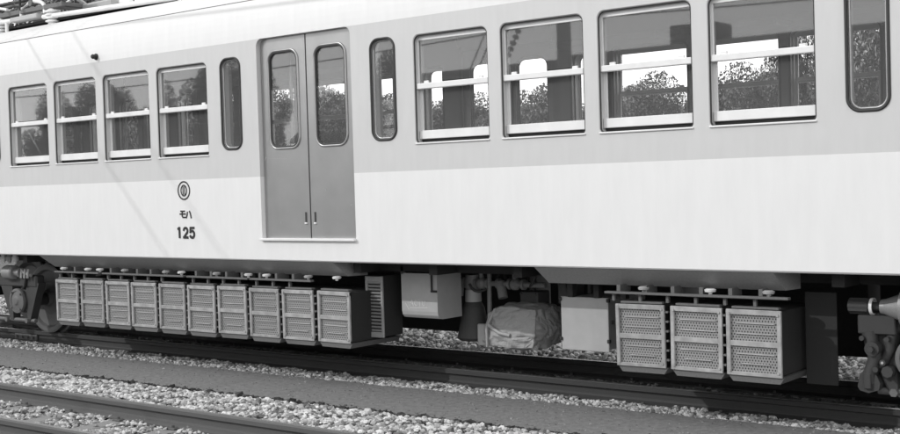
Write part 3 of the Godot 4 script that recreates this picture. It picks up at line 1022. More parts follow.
	sk.lathe(Vector3(1.12, 0.61, -1.02), Vector3(1.12, 0.0, -1.02), [[0, 0.075], [0.05, 0.1], [0.33, 0.16], [0.36, 0.13], [0.36, 0]], 16)
	obj("filter_skirt", sk, M.dark_grey, fo2)
	var fc = MB.new()
	fc.lathe(Vector3(1.12, 0.72, -1.02), Vector3(1.12, 0.5, -1.02), [[0, 0.074], [0.11, 0.078]], 16)
	obj("filter_collar", fc, M.panel, fo2)
	lump()
	# hoses and small gear in the shade behind
	var hz = MB.new()
	for k in 7:
		var x = 0.75 + k * 0.27
		var pts = []
		for i in 9:
			var t = i / 8.0
			pts.append(Vector3(x + 0.12 * sin(t * 3.0 + k), 0.98 - 0.16 * sin(t * PI) - 0.1 * t * (k % 3), -1.15 - 0.1 * (k % 2) + 0.25 * t))
		hz.tube(pts, 0.014 + 0.004 * (k % 2), 6)
	hz.tube([Vector3(0.7, 0.93, -0.9), Vector3(1.2, 0.9, -0.9), Vector3(1.7, 0.94, -0.88), Vector3(2.3, 0.92, -0.9)], 0.016, 6)
	obj("air_hose", hz, M.dark_grey, car)
	for q in [[1.62, 0.62, 0.2, 0.16], [2.02, 0.7, 0.16, 0.2], [2.22, 0.52, 0.14, 0.3]]:
		var rb = MB.new()
		rb.box(Vector3(q[0], q[1], -1.3), Vector3(q[2], q[3], 0.2), 0.01)
		rb.box(Vector3(q[0], q[1] + q[3] / 2 + 0.14, -1.3), Vector3(0.03, 0.28, 0.03))
		for sx in [-1.0, 1.0]: rb.rod(Vector3(q[0] + sx * (q[2] / 2 - 0.02), q[1] + q[3] / 2 - 0.02, -1.2), Vector3(q[0] + sx * (q[2] / 2 - 0.02), q[1] + q[3] / 2 - 0.02, -1.185), 0.01, 6)
		obj("relay_box", rb, M.under_lit, car)
	# flat-fronted box beside the right-hand boxes
	var wb = MB.new()
	wb.box(Vector3(2.672, 0.53, -0.5), Vector3(0.455, 0.44, 0.024), 0.004)
	wb.box(Vector3(2.672, 0.53, -0.82), Vector3(0.42, 0.41, 0.6))
	var wo = obj("flat_box", wb, M.panel, car)
	var sw = MB.new()
	for s in [-1.0, 1.0]:
		for y in [0.4, 0.73]: sw.box(Vector3(2.672 + s * 0.228, y, -0.49), Vector3(0.026, 0.03, 0.03), 0.004)
	obj("cover_screw", sw, M.under, wo)
	var hb = MB.new()
	for x in [2.55, 2.8, 3.05]: hb.box(Vector3(x, 0.82, -0.5), Vector3(0.05, 0.14, 0.06))
	hb.box(Vector3(3.05, 0.55, -0.55), Vector3(0.3, 0.03, 0.03))
	obj("bracket", hb, M.under, wo)
	# cases hung along the far side; the end two added to block bright gaps
	for c in [[-3.6, 1.6, 0.17], [-1.7, 1.9, 0.17], [0.2, 1.7, 0.16], [2.0, 1.4, 0.17], [3.7, 1.5, 0.17], [5.5, 1.9, 0.5], [-5.5, 1.8, 0.5]]:
		var fb = MB.new()
		fb.box(Vector3(c[0], (c[2] + 0.95) / 2, -2.3), Vector3(c[1], 0.95 - c[2], 0.55), 0.01)
		obj("equipment_case", fb, M.under, car)

func perforated(w: float, h: float, nx: int, ny: int) -> ArrayMesh:      # a sheet with rows of round-ish holes, every other row shifted
	var b = MB.new()
	var dx = w / nx; var dy = h / ny
	for j in ny:
		for i in nx:
			var c = Vector2(-w / 2 + (i + 0.5) * dx, -h / 2 + (j + 0.5) * dy)
			var sh = dx * 0.28 * (1 if j % 2 else -1)
			var o = [Vector2(c.x + dx / 2, c.y + dy / 2), Vector2(c.x - dx / 2, c.y + dy / 2), Vector2(c.x - dx / 2, c.y - dy / 2), Vector2(c.x + dx / 2, c.y - dy / 2)]
			var p = []
			for k in 8: p.append(Vector2(c.x + sh + cos(TAU * (k + 1) / 8.0) * dx * 0.22, c.y + sin(TAU * (k + 1) / 8.0) * dy * 0.34))
			# p[0] at 45 degrees .. each corner takes a fan, each side a triangle
			for k in 4:
				var a: Vector2 = p[(2 * k + 7) % 8]; var m: Vector2 = p[2 * k]; var z: Vector2 = p[2 * k + 1]
				var q: Vector2 = o[k]; var q2: Vector2 = o[(k + 1) % 4]
				b.tri(Vector3(a.x, a.y, 0), Vector3(q.x, q.y, 0), Vector3(m.x, m.y, 0))
				b.tri(Vector3(m.x, m.y, 0), Vector3(q.x, q.y, 0), Vector3(z.x, z.y, 0))
				b.tri(Vector3(z.x, z.y, 0), Vector3(q.x, q.y, 0), Vector3(q2.x, q2.y, 0))
	return b.mesh()

func lump() -> void:                                  # the creased canvas-wrapped machine between the pipes and the flat box
	var f = FastNoiseLite.new()
	f.seed = 8; f.frequency = 1.1; f.fractal_octaves = 2
	var b = MB.new()
	var c = Vector3(1.63, 0.40, -1.12)
	var N = 22
	var P = func(face: int, u: float, v: float) -> Vector3:
		var p = Vector3()
		var ax = face % 3
		p[ax] = 1.0 if face < 3 else -1.0
		p[(ax + 1) % 3] = u; p[(ax + 2) % 3] = v
		var q = p.normalized() * 1.32
		q = p.lerp(q, 0.42)
		var topk = clampf((q.y + 0.2) * 0.5, 0.0, 1.0)
		q.x *= 1.0 - 0.22 * topk; q.z *= 1.0 - 0.25 * topk
		q *= 1.0 + 0.07 * absf(f.get_noise_3d(q.x * 1.2, q.y * 1.2, q.z * 1.2)) * 2.2 - 0.05
		return c + Vector3(q.x * 0.295 + 0.03 * q.y, q.y * 0.19, q.z * 0.26)
	for face in 6:
		for i in N:
			for j in N:
				var u0 = -1 + 2.0 * i / N; var u1 = -1 + 2.0 * (i + 1) / N
				var v0 = -1 + 2.0 * j / N; var v1 = -1 + 2.0 * (j + 1) / N
				var pa: Vector3 = P.call(face, u0, v0); var pb: Vector3 = P.call(face, u1, v0); var pc: Vector3 = P.call(face, u1, v1); var pd: Vector3 = P.call(face, u0, v1)
				b.out([pa, pb, pc], c); b.out([pa, pc, pd], c)
	var o = obj("wrapped_compressor", b, M.canvas, car)
	var t = MB.new()
	t.xf = Transform3D(Basis(Vector3.UP, 0.25), Vector3(1.31, 0.32, -0.92))
	t.box(Vector3.ZERO, Vector3(0.12, 0.2, 0.05), 0.01)
	obj("side_flap", t, M.panel, o)
	var st = MB.new()
	st.tube([Vector3(1.38, 0.22, -0.87), Vector3(1.4, 0.4, -0.84), Vector3(1.44, 0.56, -0.92)], 0.014, 6)
	st.tube([Vector3(1.42, 0.42, -0.85), Vector3(1.55, 0.36, -0.83), Vector3(1.66, 0.34, -0.84)], 0.02, 6)
	obj("strap", st, M.panel, o)

# ---------------------------------------------------------------- bogies
func bogie(s: int) -> void:
	var zc = -WIDE / 2
	for ax in [5.39, 7.39]:
		var x: float = s * ax
		for k in [-1.0, 1.0]:
			var wz: float = zc + k * 0.505
			var w = MB.new()
			w.lathe(Vector3(x, 0.43, wz + k * 0.07), Vector3(x, 0.43, wz - k * 0.2), [[0, 0], [-0.03, 0.1], [0.02, 0.11], [0.045, 0.2], [0.04, 0.34], [0.01, 0.36], [0.01, 0.41], [0.015, 0.43]], 36)
			w.lathe(Vector3(x, 0.43, wz + k * 0.07), Vector3(x, 0.43, wz - k * 0.2), [[0.1, 0.433], [0.105, 0.46], [0.13, 0.46], [0.135, 0.36], [0.09, 0.3], [0.1, 0.0]], 36)
			var wo = obj("wheel", w, M.wheel, car)
			var t = MB.new()
			t.lathe(Vector3(x, 0.43, wz + k * 0.07), Vector3(x, 0.43, wz - k * 0.2), [[0.015, 0.4305], [0.1, 0.4335]], 36)
			obj("tyre", t, M.tread, wo)
		var a = MB.new()
		a.rod(Vector3(x, 0.43, zc - 0.9), Vector3(x, 0.43, zc + 0.9), 0.075, 12)
		obj("axle", a, M.bogie, car)
		for k in [-1.0, 1.0]:
			var z: float = zc + k * 0.87
			var b = MB.new()
			b.box(Vector3(x, 0.43, z - k * 0.02), Vector3(0.27, 0.28, 0.18), 0.03)
			b.rod(Vector3(x, 0.55, z), Vector3(x, 0.63, z), 0.05, 10)
			var bo = obj("axle_box", b, M.bogie, car)
			var c = MB.new()
			c.lathe(Vector3(x, 0.44, z + k * 0.08), Vector3(x, 0.44, z + k * 0.3), [[0, 0.15], [0.02, 0.155], [0.045, 0.15], [0.05, 0.12], [0.04, 0.115], [0.05, 0.06], [0.062, 0.04], [0.064, 0]], 22)
			for q in 4: c.rod(Vector3(x + 0.13 * cos(q * PI / 2 + 0.7), 0.44 + 0.13 * sin(q * PI / 2 + 0.7), z + k * 0.12), Vector3(x + 0.13 * cos(q * PI / 2 + 0.7), 0.44 + 0.13 * sin(q * PI / 2 + 0.7), z + k * 0.145), 0.013, 6)
			obj("axle_cover", c, M.under_lit, bo)
	for k in [-1.0, 1.0]:
		var z: float = zc + k * 0.9
		var f = MB.new()
		f.box(Vector3(s * 6.45, 0.68, z), Vector3(2.9, 0.15, 0.12), 0.02)
		f.box(Vector3(s * 6.45, 0.5, z), Vector3(0.9, 0.3, 0.1), 0.02)
		for ax in [5.39, 7.39]:                           # leaning pedestal legs either side of each axle box
			for q in [-1.0, 1.0]:
				var x: float = s * ax
				var poly = PackedVector2Array([Vector2(x + q * 0.15, 0.2), Vector2(x + q * 0.21, 0.2), Vector2(x + q * 0.42, 0.66), Vector2(x + q * 0.15, 0.66)])
				if Geometry2D.is_polygon_clockwise(poly): poly.reverse()
				f.prism(poly, z + 0.05, z - 0.05)
		obj("bogie_frame", f, M.bogie, car)
		var tb = MB.new()
		tb.rod(Vector3(s * 5.1, 0.2, z + k * 0.02), Vector3(s * 7.8, 0.2, z + k * 0.02), 0.026, 8)
		for ax in [5.22, 5.66, 7.24, 7.66]: tb.rod(Vector3(s * ax, 0.2, z + k * 0.02), Vector3(s * ax, 0.2, z + k * 0.08), 0.03, 6)
		obj("tie_bar", tb, M.under_lit, car)
		var sp = MB.new()
		for ax in [6.15, 6.75]:
			var pts = []
			for i in 57: pts.append(Vector3(s * ax + 0.09 * cos(i * TAU / 8), 0.3 + 0.0055 * i, z + 0.09 * sin(i * TAU / 8)))
			sp.tube(pts, 0.017, 6)
		obj("bolster_spring", sp, M.bogie, car)
		# brake cylinder at the inner end, its rod towards the middle of the car
		var zz: float = zc + k * 0.975
		var y = 0.785
		if s < 0:                                         # the left bogie: a short cylinder over the axle box
			var bs = MB.new()
			bs.lathe(Vector3(-5.62, y, zz), Vector3(0, y, zz), [[0, 0], [0, 0.08], [0.02, 0.088], [0.19, 0.088], [0.21, 0.075], [0.21, 0.045], [0.3, 0.045], [0.3, 0.06], [0.34, 0.06], [0.34, 0]], 16)
			var so = obj("brake_cylinder", bs, M.steel, car)
			var sv = MB.new()
			sv.rod(Vector3(-5.24, y + 0.02, zz + k * 0.02), Vector3(-5.08, y - 0.03, zz), 0.02, 8)
			for q in 3: sv.rod(Vector3(-5.25 + 0.07 * q, y - 0.06, zz + k * 0.03), Vector3(-5.23 + 0.07 * q, y + 0.05, zz + k * 0.03), 0.016, 6)
			obj("valve", sv, M.panel, so)
			var ln = MB.new()
			ln.tube([Vector3(-5.2, y - 0.06, zz), Vector3(-5.22, 0.64, zz), Vector3(-5.32, 0.6, zz - k * 0.05)], 0.02, 8)
			obj("brake_pipe", ln, M.bogie, so)
			continue
		var br = MB.new()
		br.lathe(Vector3(s * 5.7, y, zz), Vector3(s * 4.0, y, zz), [[0, 0], [0, 0.125], [0.06, 0.125], [0.06, 0.11], [0.36, 0.11], [0.36, 0.135], [0.4, 0.135], [0.4, 0.1], [0.52, 0.055], [0.55, 0.05]], 18)
		var bo = obj("brake_cylinder", br, M.steel, car)
		var rd = MB.new()
		rd.lathe(Vector3(s * 5.15, y, zz), Vector3(s * 4.0, y, zz), [[0, 0.03], [0.08, 0.03], [0.08, 0.05], [0.22, 0.05], [0.22, 0]], 12)
		for q in 6: rd.box(Vector3(s * 5.0, y + 0.045 * cos(q * TAU / 6), zz + 0.045 * sin(q * TAU / 6)), Vector3(0.13, 0.018, 0.018))
		obj("brake_rod", rd, M.bogie, bo)
		var rg = MB.new()
		rg.lathe(Vector3(s * 5.10, y, zz), Vector3(s * 4.0, y, zz), [[0, 0.05], [0, 0.06], [0.02, 0.06], [0.02, 0.045]], 14)
		obj("rod_ring", rg, M.insulator, bo)
		var hg = MB.new()
		hg.box(Vector3(s * 5.12, 0.66, zz), Vector3(0.26, 0.13, 0.05), 0.008)
		obj("bracket_plate", hg, M.bogie, bo)
		var ha = MB.new()
		ha.tube([Vector3(s * 5.06, 0.61, zz), Vector3(s * 5.09, 0.5, zz), Vector3(s * 5.1, 0.42, zz), Vector3(s * 5.07, 0.33, zz), Vector3(s * 5.06, 0.26, zz)], 0.05, 10)
		ha.tube([Vector3(s * 5.21, 0.61, zz - k * 0.02), Vector3(s * 5.2, 0.5, zz - k * 0.02), Vector3(s * 5.15, 0.4, zz - k * 0.02), Vector3(s * 5.08, 0.34, zz)], 0.036, 8)
		ha.rod(Vector3(s * 5.1, 0.5, zz - 0.02), Vector3(s * 5.1, 0.5, zz + k * 0.07), 0.05, 14)
		ha.rod(Vector3(s * 5.1, 0.5, zz + k * 0.06), Vector3(s * 5.1, 0.5, zz + k * 0.1), 0.022, 6)
		for q in [[5.2, 0.35, 0.04], [5.17, 0.41, 0.022], [5.03, 0.57, 0.018], [5.2, 0.57, 0.018], [5.12, 0.36, 0.02]]: ha.rod(Vector3(s * q[0], q[1], zz - 0.03), Vector3(s * q[0], q[1], zz + k * 0.065), q[2], 8)
		obj("brake_hanger", ha, M.bogie, car)
		var sh = MB.new()
		var shp = PackedVector2Array([Vector2(s * 4.985, 0.23), Vector2(s * 5.0, 0.205), Vector2(s * 5.06, 0.19), Vector2(s * 5.13, 0.215), Vector2(s * 5.14, 0.26), Vector2(s * 5.12, 0.31), Vector2(s * 5.07, 0.36), Vector2(s * 5.04, 0.36), Vector2(s * 5.0, 0.31)])
		if Geometry2D.is_polygon_clockwise(shp): shp.reverse()
		sh.prism(shp, zz + 0.03, zz - 0.09)
		sh.box(Vector3(s * 5.06, 0.275, zz + k * 0.04), Vector3(0.05, 0.11, 0.03), 0.006)
		obj("brake_shoe", sh, M.bogie, car)
		var jn = MB.new()
		jn.rod(Vector3(s * 5.17, 0.41, zz + k * 0.05), Vector3(s * 5.17, 0.41, zz + k * 0.07), 0.01, 6)
		obj("pin", jn, M.panel, car)
	# bits on the body above the bogie
	for q in 3:
		var kn = MB.new()
		kn.lathe(Vector3(s * (5.62 - q * 0.13), 1.02, -0.32), Vector3(s * (5.62 - q * 0.13), 0.8, -0.32), [[0, 0.03], [0.04, 0.03], [0.04, 0.042], [0.09, 0.042], [0.1, 0.02], [0.12, 0.02], [0.12, 0]], 10)
		obj("pipe_cock", kn, M.insulator if q != 1 else M.panel, car)

# ---------------------------------------------------------------- on the roof
func roof_gear() -> void:
	var cond = MB.new()
	cond.tube([Vector3(-8.9, 3.99, -0.8), Vector3(-6.0, 3.952, -0.8)], 0.03, 10)
	cond.tube([Vector3(-5.3, 3.922, -0.8), Vector3(-4.4, 3.898, -0.8), Vector3(-3.2, 3.87, -0.8), Vector3(-2.2, 3.86, -0.84)], 0.03, 10)
	var co = obj("roof_conduit", cond, M.white, car)
	var po = MB.new()
	for x in [-6.12, -7.4]: po.rod(Vector3(x, 3.8, -0.8), Vector3(x, 3.96, -0.8), 0.024, 8)
	obj("conduit_post", po, M.white, co)
	var jb = MB.new()
	jb.box(Vector3(-5.66, 3.945, -0.8), Vector3(0.6, 0.06, 0.12), 0.01)
	obj("junction_box", jb, M.panel, co)
	var wp = MB.new()
	for k in 2:
		var pts = []
		for i in 13:
			var a = PI * i / 12.0
			pts.append(Vector3(-5.55 - (0.26 - 0.07 * k) * cos(a) * 1.0, 3.97 + (0.17 - 0.06 * k) * pow(sin(a), 0.5), -0.82 - 0.05 * k))
		wp.tube(pts, 0.026, 8)
	obj("bent_conduit", wp, M.white, co)
	var und = MB.new()                                   # dark walkway board under the conduit
	for k in 14:
		und.box(Vector3(-8.6 + k * 0.4, roof_y(-0.95) + 0.028, -0.95), Vector3(0.385, 0.03, 0.2), 0.004)
	obj("walkway_board", und, M.under, car)
	# pantograph, folded
	var pan = thing("pantograph", "folded pantograph with porcelain insulators on the railcar roof", "pantograph", Vector3(-6.1, 0, -1.325))
	var ins = MB.new()
	var prof = [[0, 0], [0, 0.06]]
	for k in 4:
		prof.append([0.02 + k * 0.04, 0.045]); prof.append([0.03 + k * 0.04, 0.085]); prof.append([0.042 + k * 0.04, 0.085])
	prof.append([0.19, 0.04]); prof.append([0.19, 0])
	ins.lathe(Vector3(0, 0, 0), Vector3(0, 1, 0), prof, 14)
	var ins_m = ins.mesh()
	for x in [-1.0, -0.2, 0.95]:
		for z in [-0.5, 0.5]: obj("insulator", ins_m, M.insulator, pan, Transform3D(Basis(), Vector3(x, roof_y(-1.325 + z) - 0.01, z)))
	var fr = MB.new()
	for z in [-0.5, 0.5]: fr.box(Vector3(0, 4.04, z), Vector3(2.4, 0.06, 0.06), 0.008)
	for x in [-1.15, -0.2, 1.15]: fr.box(Vector3(x, 4.045, 0), Vector3(0.07, 0.055, 1.05), 0.008)
	obj("base_frame", fr, M.under_lit, pan)
	var arms = MB.new()
	for z in [-0.45, 0.45]:
		arms.rod(Vector3(-0.55, 4.12, z), Vector3(1.25, 4.26, z * 0.8), 0.028, 8)
		arms.rod(Vector3(0.55, 4.12, z), Vector3(-1.25, 4.26, z * 0.8), 0.028, 8)
		arms.rod(Vector3(1.25, 4.27, z * 0.8), Vector3(0, 4.4, z * 0.5), 0.02, 8)
		arms.rod(Vector3(-1.25, 4.27, z * 0.8), Vector3(0, 4.4, z * 0.5), 0.02, 8)
		arms.rod(Vector3(-0.6, 4.08, z * 0.6), Vector3(0.2, 4.16, z * 0.6), 0.045, 10)
		arms.rod(Vector3(1.25, 4.27, z * 0.8), Vector3(-0.3, 4.2, -z * 0.8), 0.016, 6)
	for x in [-0.55, 0.55]: arms.rod(Vector3(x, 4.12, -0.55), Vector3(x, 4.12, 0.55), 0.04, 10)
	for x in [-1.25, 1.25]: arms.rod(Vector3(x, 4.265, -0.45), Vector3(x, 4.265, 0.45), 0.024, 8)
	for z in [-0.45, 0.45]:
		for q in 6:
			var xa = -1.1 + q * 0.4
			arms.rod(Vector3(xa, 4.07, z), Vector3(xa + 0.2, 4.2, z * 0.9), 0.012, 6)
			arms.rod(Vector3(xa + 0.2, 4.2, z * 0.9), Vector3(xa + 0.4, 4.07, z), 0.012, 6)
	arms.rod(Vector3(-1.2, 4.2, 0.46), Vector3(1.3, 4.2, 0.46), 0.018, 6)
	obj("folded_arms", arms, M.under_lit, pan)
	var bow = MB.new()
	for x in [-0.16, 0.16]:
		var pts = []
		for i in 15:
			var t = -1.0 + 2.0 * i / 14
			pts.append(Vector3(x, 4.47 - 0.22 * pow(absf(t), 3.0), t * 0.85))
		bow.tube(pts, 0.025, 8)
	for q in [[-1.2, 0.0], [0.3, 1.3]]:
		for z in [-0.52, 0.52]:
			var rb = MB.new()
			rb.rod(Vector3(q[0], 4.1, z), Vector3(q[1], 4.34, z * 0.9), 0.02, 6)
			rb.rod(Vector3(q[0], 4.34, z * 0.9), Vector3(q[1], 4.1, z), 0.02, 6)
			rb.rod(Vector3(q[0], 4.06, z * 1.02), Vector3(q[0], 4.36, z), 0.016, 6)
			obj("cross_brace", rb, M.white if q[0] < 0 else M.under, pan)
	obj("collector_bow", bow, M.alu, pan)
	var spr = MB.new()
	for z in [-0.25, 0.25]:
		var pts = []
		for i in 80: pts.append(Vector3(-0.4 + 0.0125 * i, 4.13 + 0.045 * cos(i * TAU / 6), z + 0.045 * sin(i * TAU / 6)))
		spr.tube(pts, 0.012, 5)
	obj("spring", spr, M.alu, pan)
	# arrester and fuse boxes between the pantograph and the middle of the roof
	var fb = MB.new()
	fb.box(Vector3(-4.63, 3.99, -1.3), Vector3(0.62, 0.16, 0.4), 0.02)
	var fo = obj("fuse_box", fb, M.panel, car)
	var fbb = MB.new()
	for x in [-4.85, -4.42]: fbb.box(Vector3(x, 3.89, -1.3), Vector3(0.05, 0.1, 0.36))
	obj("bracket", fbb, M.under, fo)
	var bus = MB.new()
	bus.lathe(Vector3(-4.35, 4.02, -1.25), Vector3(-3.6, 3.995, -1.25), [[0, 0], [0, 0.05], [0.06, 0.06], [0.3, 0.06], [0.31, 0.05], [0.34, 0.05], [0.35, 0.06], [0.6, 0.055], [0.66, 0.03], [0.66, 0]], 14)
	obj("bus_insulator", bus, M.insulator, car)
	var cl = MB.new()
	for x in [-4.3, -4.02, -3.72]: cl.box(Vector3(x, 3.95, -1.25), Vector3(0.04, 0.18, 0.1), 0.006)
	cl.rod(Vector3(-4.25, 4.1, -1.3), Vector3(-4.25, 4.35, -1.3), 0.02, 8)
	obj("bus_clamp", cl, M.under, car)
	var horn = MB.new()
	horn.rod(Vector3(-3.72, 3.98, -1.3), Vector3(-3.35, 4.2, -1.3), 0.014, 6)
	horn.rod(Vector3(-3.55, 3.93, -1.2), Vector3(-3.25, 4.12, -1.2), 0.014, 6)
	horn.box(Vector3(-3.42, 3.93, -1.25), Vector3(0.16, 0.08, 0.12), 0.01)
	horn.rod(Vector3(-3.9, 4.06, -1.35), Vector3(-3.6, 4.22, -1.35), 0.016, 6)
	obj("arcing_horn", horn, M.under, car)

# ---------------------------------------------------------------- trees
func crown(sd: int, rx: float, ry: float, count: int, leaf: float) -> ArrayMesh:
	var r = RandomNumberGenerator.new()
	r.seed = sd
	var clumps = []
	for i in 26:
		var d = Vector3(r.randfn(), r.randfn(), r.randfn()).normalized() * r.randf_range(0.2, 0.95)
		clumps.append([Vector3(d.x * rx, d.y * ry, d.z * rx), r.randf_range(0.28, 0.5) * rx, r.randf_range(0.6, 1.3)])
	var vs = PackedVector3Array(); var ns = PackedVector3Array(); var cs = PackedColorArray()
	for i in count:
		var c: Array = clumps[r.randi() % clumps.size()]
		var e = Vector3(r.randfn(), r.randfn(), r.randfn()).normalized()
		var p: Vector3 = c[0] + e * c[1] * pow(r.randf(), 0.4) * Vector3(1, 0.8, 1)
		var b = Basis.from_euler(Vector3(r.randf() * TAU, r.randf() * TAU, r.randf() * TAU))
		var s = leaf * r.randf_range(0.6, 1.3)
		var a = p + b * Vector3(0, -s, 0); var q = p + b * Vector3(s * 0.5, 0, s * 0.1); var t = p + b * Vector3(0, s, 0); var u = p + b * Vector3(-s * 0.5, 0, s * 0.1)
		var m = (e + b.z * 0.6).normalized()
		var v: float = 0.33 * c[2] * r.randf_range(0.6, 1.5)
		for w in [a, q, t, a, t, u]:
			vs.append(w); ns.append(m); cs.append(Color(v, v, v))
	var arr = []
	arr.resize(Mesh.ARRAY_MAX)
	arr[Mesh.ARRAY_VERTEX] = vs; arr[Mesh.ARRAY_NORMAL] = ns; arr[Mesh.ARRAY_COLOR] = cs
	var am = ArrayMesh.new()
	am.add_surface_from_arrays(Mesh.PRIMITIVE_TRIANGLES, arr)
	return am

func trunk_mesh(sd: int, h: float, r0: float) -> ArrayMesh:
	var r = RandomNumberGenerator.new()
	r.seed = sd
	var b = MB.new()
	b.rod(Vector3(0, -0.2, 0), Vector3(0, h * 0.55, 0), r0, 9, r0 * 0.7)
	b.rod(Vector3(0, h * 0.52, 0), Vector3(0.1, h * 0.85, 0.05), r0 * 0.7, 8, r0 * 0.25)
	for i in 7:
		var a = r.randf() * TAU
		var y = h * r.randf_range(0.3, 0.6)
		b.rod(Vector3(0, y, 0), Vector3(cos(a), 0.9, sin(a)) * h * 0.25 + Vector3(0, y, 0), r0 * 0.4, 6, r0 * 0.1)
	return b.mesh()

func tree(at: Vector3, h: float, wide: float, kind: int, turn: float, label: String, group: String) -> void:
	var t = thing("leafy_tree", label, "tree", at, group)
	t.rotation.y = turn
	obj("trunk", tr_m[kind], M.bark, t, Transform3D(Basis().scaled(Vector3(wide, h, wide)), Vector3.ZERO))
	obj("crown", cr_m[kind], M.leaf, t, Transform3D(Basis().scaled(Vector3(wide, h, wide)), Vector3(0, h * 0.52, 0)))

var cr_m = []
var tr_m = []

func trees() -> void:
	for k in 4:
		cr_m.append(crown(100 + k, 0.44, 0.42, 56000, 0.0125))
		tr_m.append(trunk_mesh(200 + k, 1.0, 0.03))
	# the leafy row beyond the train, seen through both its window rows
	for i in 26:
		var x = -71.0 + i * 2.65 + rng.randf_range(-0.6, 0.6)
		tree(Vector3(x, -0.2, -40.0 + rng.randf_range(-1.5, 1.5)), rng.randf_range(5.9, 6.9) + (1.6 if x < -34.0 else 0.0), rng.randf_range(5.0, 6.2), i % 4, rng.randf() * TAU, "bushy tree of the dense green row behind the train, seen through its windows", "trees in the row behind the train")
	for i in 20:
		var x = -70.0 + i * 3.4 + rng.randf_range(-0.7, 0.7)
		tree(Vector3(x, -0.2, -46.0 + rng.randf_range(-1.5, 1.5)), rng.randf_range(6.0, 7.2) + (1.6 if x < -44.0 else 0.0), rng.randf_range(5.6, 6.6), (i + 2) % 4, rng.randf() * TAU, "bushy tree of the second row, filling the gaps of the row behind the train", "trees of the second row behind the train")
	for q in [[-11.0, -38.0, 8.2, 3.6, "narrower"], [-8.2, -37.0, 9.0, 4.4, "broader"]]:
		tree(Vector3(q[0], -0.2, q[1]), q[2], q[3], 1, q[0], q[4] + " of the two taller trees before the green row, seen through the rightmost windows", "taller trees before the row")

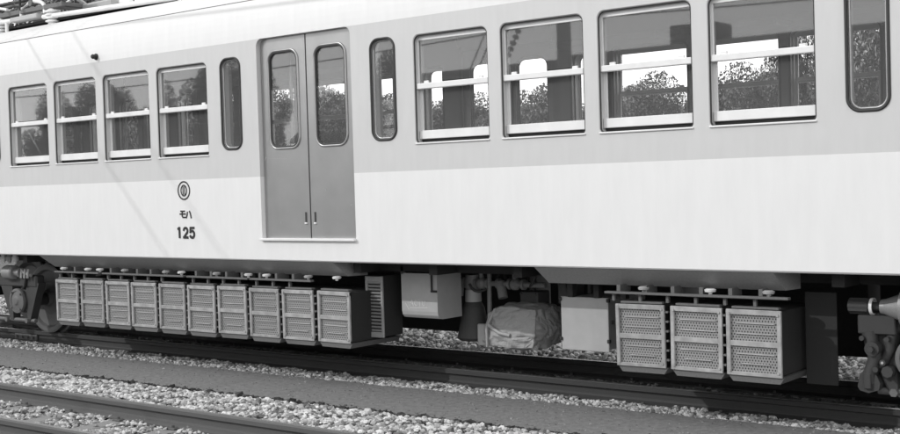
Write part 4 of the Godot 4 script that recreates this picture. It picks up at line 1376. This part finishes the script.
# ---------------------------------------------------------------- what the window panes mirror: the yard on the camera's side
func behind_camera() -> void:
	tree(Vector3(-43.0, -0.2, -27.0), 14.0, 9.0, 0, 0.4, "tall dark tree beyond the pantograph at the photo's top left corner", "")
	tree(Vector3(-36.5, -0.2, -27.5), 11.6, 7.0, 2, 1.9, "smaller dark tree right of the tall one, behind the roof fuse box", "")
	var names = ["low yard shed with dark tiled roof mirrored in the right-hand panes", "longer tiled house mirrored behind the shed in the panes", "small lineside hut with tiled roof mirrored in the middle panes"]
	var k = 0
	for q in [[-2.6, 17.0, 11.0, 5.0, 3.1, 4.8], [2.0, 24.0, 22.0, 8.0, 3.4, 5.3], [-15.0, 21.0, 9.0, 5.0, 3.5, 5.2]]:
		var h = thing("yard_house", names[k], "building", Vector3(q[0], -0.2, q[1]))
		k += 1
		var w: float = q[2]; var d: float = q[3]; var e: float = q[4]; var r: float = q[5]
		var b = MB.new()
		b.box(Vector3(0, e / 2, 0), Vector3(w - 0.6, e, d - 0.6))
		for s in [-1.0, 1.0]: b.out([Vector3(s * (w / 2 - 0.3), e, -d / 2 + 0.3), Vector3(s * (w / 2 - 0.3), e, d / 2 - 0.3), Vector3(s * (w / 2 - 0.3), r - 0.15, 0)], Vector3(0, e, 0))
		obj("wall", b, M.wall, h)
		var ro = MB.new()
		for s in [-1.0, 1.0]:
			var lo = Vector3(0, e - 0.1, s * d / 2); var hi = Vector3(0, r, 0)
			var x = Vector3(w / 2, 0, 0); var th = Vector3(0, 0.12, 0)
			ro.out([lo - x, lo + x, hi + x, hi - x], Vector3(0, 0, 0))
			ro.out([lo - x - th, lo + x - th, hi + x - th, hi - x - th], Vector3(0, 99, 0))
			ro.out([lo - x, lo + x, lo + x - th, lo - x - th], Vector3(0, e, 0))
			for sx in [-1.0, 1.0]: ro.out([lo + x * sx, hi + x * sx, hi + x * sx - th, lo + x * sx - th], Vector3(0, e, 0))
		ro.box(Vector3(0, r + 0.04, 0), Vector3(w, 0.16, 0.24), 0.03)
		var rf = obj("roof", ro, M.tiles, h)
		if k == 1:
			var vt = MB.new()
			vt.box(Vector3(-2.05, r + 0.22, 0), Vector3(1.1, 0.55, 0.9), 0.03)
			obj("ridge_vent", vt, M.tiles, rf)
		for i in int(w / 2.4):
			var wx = -w / 2 + 1.4 + i * 2.4
			var wn = MB.new()
			wn.box(Vector3(wx, 1.7, -d / 2 + 0.28), Vector3(1.2, 1.1, 0.08), 0.01)
			var wo = obj("window", wn, M.white, h)
			var pn = MB.new()
			for s in [-1.0, 1.0]: pn.box(Vector3(wx + s * 0.28, 1.7, -d / 2 + 0.235), Vector3(0.5, 0.96, 0.02))
			obj("pane", pn, M.under, wo)
	var lbl = "bushy tree across the yard, mirrored dark in the left-hand panes"
	for i in 15:
		tree(Vector3(-46.0 + i * 2.0 + rng.randf_range(-0.5, 0.5), -0.2, 20.0 + rng.randf_range(-2, 4)), rng.randf_range(4.4, 7.2), rng.randf_range(2.2, 3.8), i % 4, rng.randf() * TAU, lbl, "trees mirrored in the panes")
	tree(Vector3(-15.2, -0.2, 18.6), 5.9, 2.6, 2, 1.0, "single tree beside the yard shed, mirrored in the middle panes", "")
	tree(Vector3(-3.3, -0.2, 14.2), 5.6, 1.3, 3, 2.0, "slender tree before the yard shed, mirrored in the right-hand panes", "")
	# gantry carrying the overhead wires; its girder throws the slanting bands of shade across the car
	var g = thing("span_wire_support", "pair of concrete posts with cross-span wires whose shadows slant over the car side", "catenary support", Vector3(-7.0, 0, 0))
	for z in [15.0, -6.0]:
		var p = MB.new()
		p.rod(Vector3(0, -0.2, z), Vector3(0, 8.2, z), 0.19, 12, 0.14)
		obj("post", p, M.concrete, g)
	for y in [7.0, 6.1]:
		var ch = MB.new()
		var pts = []
		for i in 15: pts.append(Vector3(0, y + 0.12 * pow(i / 7.0 - 1.0, 2.0), -6.0 + 1.5 * i))
		ch.tube(pts, 0.011, 6)
		obj("span_wire", ch, M.wire, g)
	for q in [[-9.75, 4.4, -8.7, 6.2], [-9.5, 4.4, -8.45, 6.2]]:
		var gw = MB.new()
		gw.rod(Vector3(q[0] + 7.0, q[1], 15.1), Vector3(q[2] + 7.0, q[3], 15.1), 0.018, 6)
		obj("guy_wire", gw, M.wire, g)
	var gi = MB.new()
	gi.rod(Vector3(-1.75, 4.3, 15.0), Vector3(-0.8, 5.9, 15.0), 0.02, 6)
	for i in 6:
		var c0 = Vector3(-1.75, 4.3, 15.0).lerp(Vector3(-0.8, 5.9, 15.0), 0.2 + 0.08 * i)
		gi.rod(c0, c0 + Vector3(0.035, 0.06, 0), 0.075, 8)
	obj("guy_insulator", gi, M.wire, g)
	for z in [-1.325, 2.31]:
		var hi = MB.new()
		hi.lathe(Vector3(0, 6.1, z), Vector3(0, 5.4, z), [[0, 0.02], [0.1, 0.02], [0.12, 0.07], [0.16, 0.07], [0.18, 0.03], [0.24, 0.07], [0.28, 0.07], [0.3, 0.02], [0.7, 0.02]], 10)
		obj("insulator", hi, M.insulator, g)
	for q in [[-1.325, 5.1, "contact wire above the train"], [2.31, 5.1, "contact wire above the front track"], [15.0, 7.9, "lower telephone wire along the yard posts"], [15.4, 5.0, "low sagging telephone wire across the yard, the one nearest the shed"], [16.0, 5.5, "middle telephone wire across the yard"], [15.4, 8.1, "upper telephone wire along the yard posts"]]:
		var w = MB.new()
		var pts = []
		for i in 61:
			var x = -60.0 + i * 2.0
			pts.append(Vector3(x, q[1] + 0.35 * pow(fposmod(x + 7.0, 30.0) / 15.0 - 1.0, 2.0), q[0]))
		w.tube(pts, 0.012 if q[0] < 10.0 else 0.02, 5)
		meta(obj("overhead_wire", w, M.wire), "thin dark " + q[2], "wire")
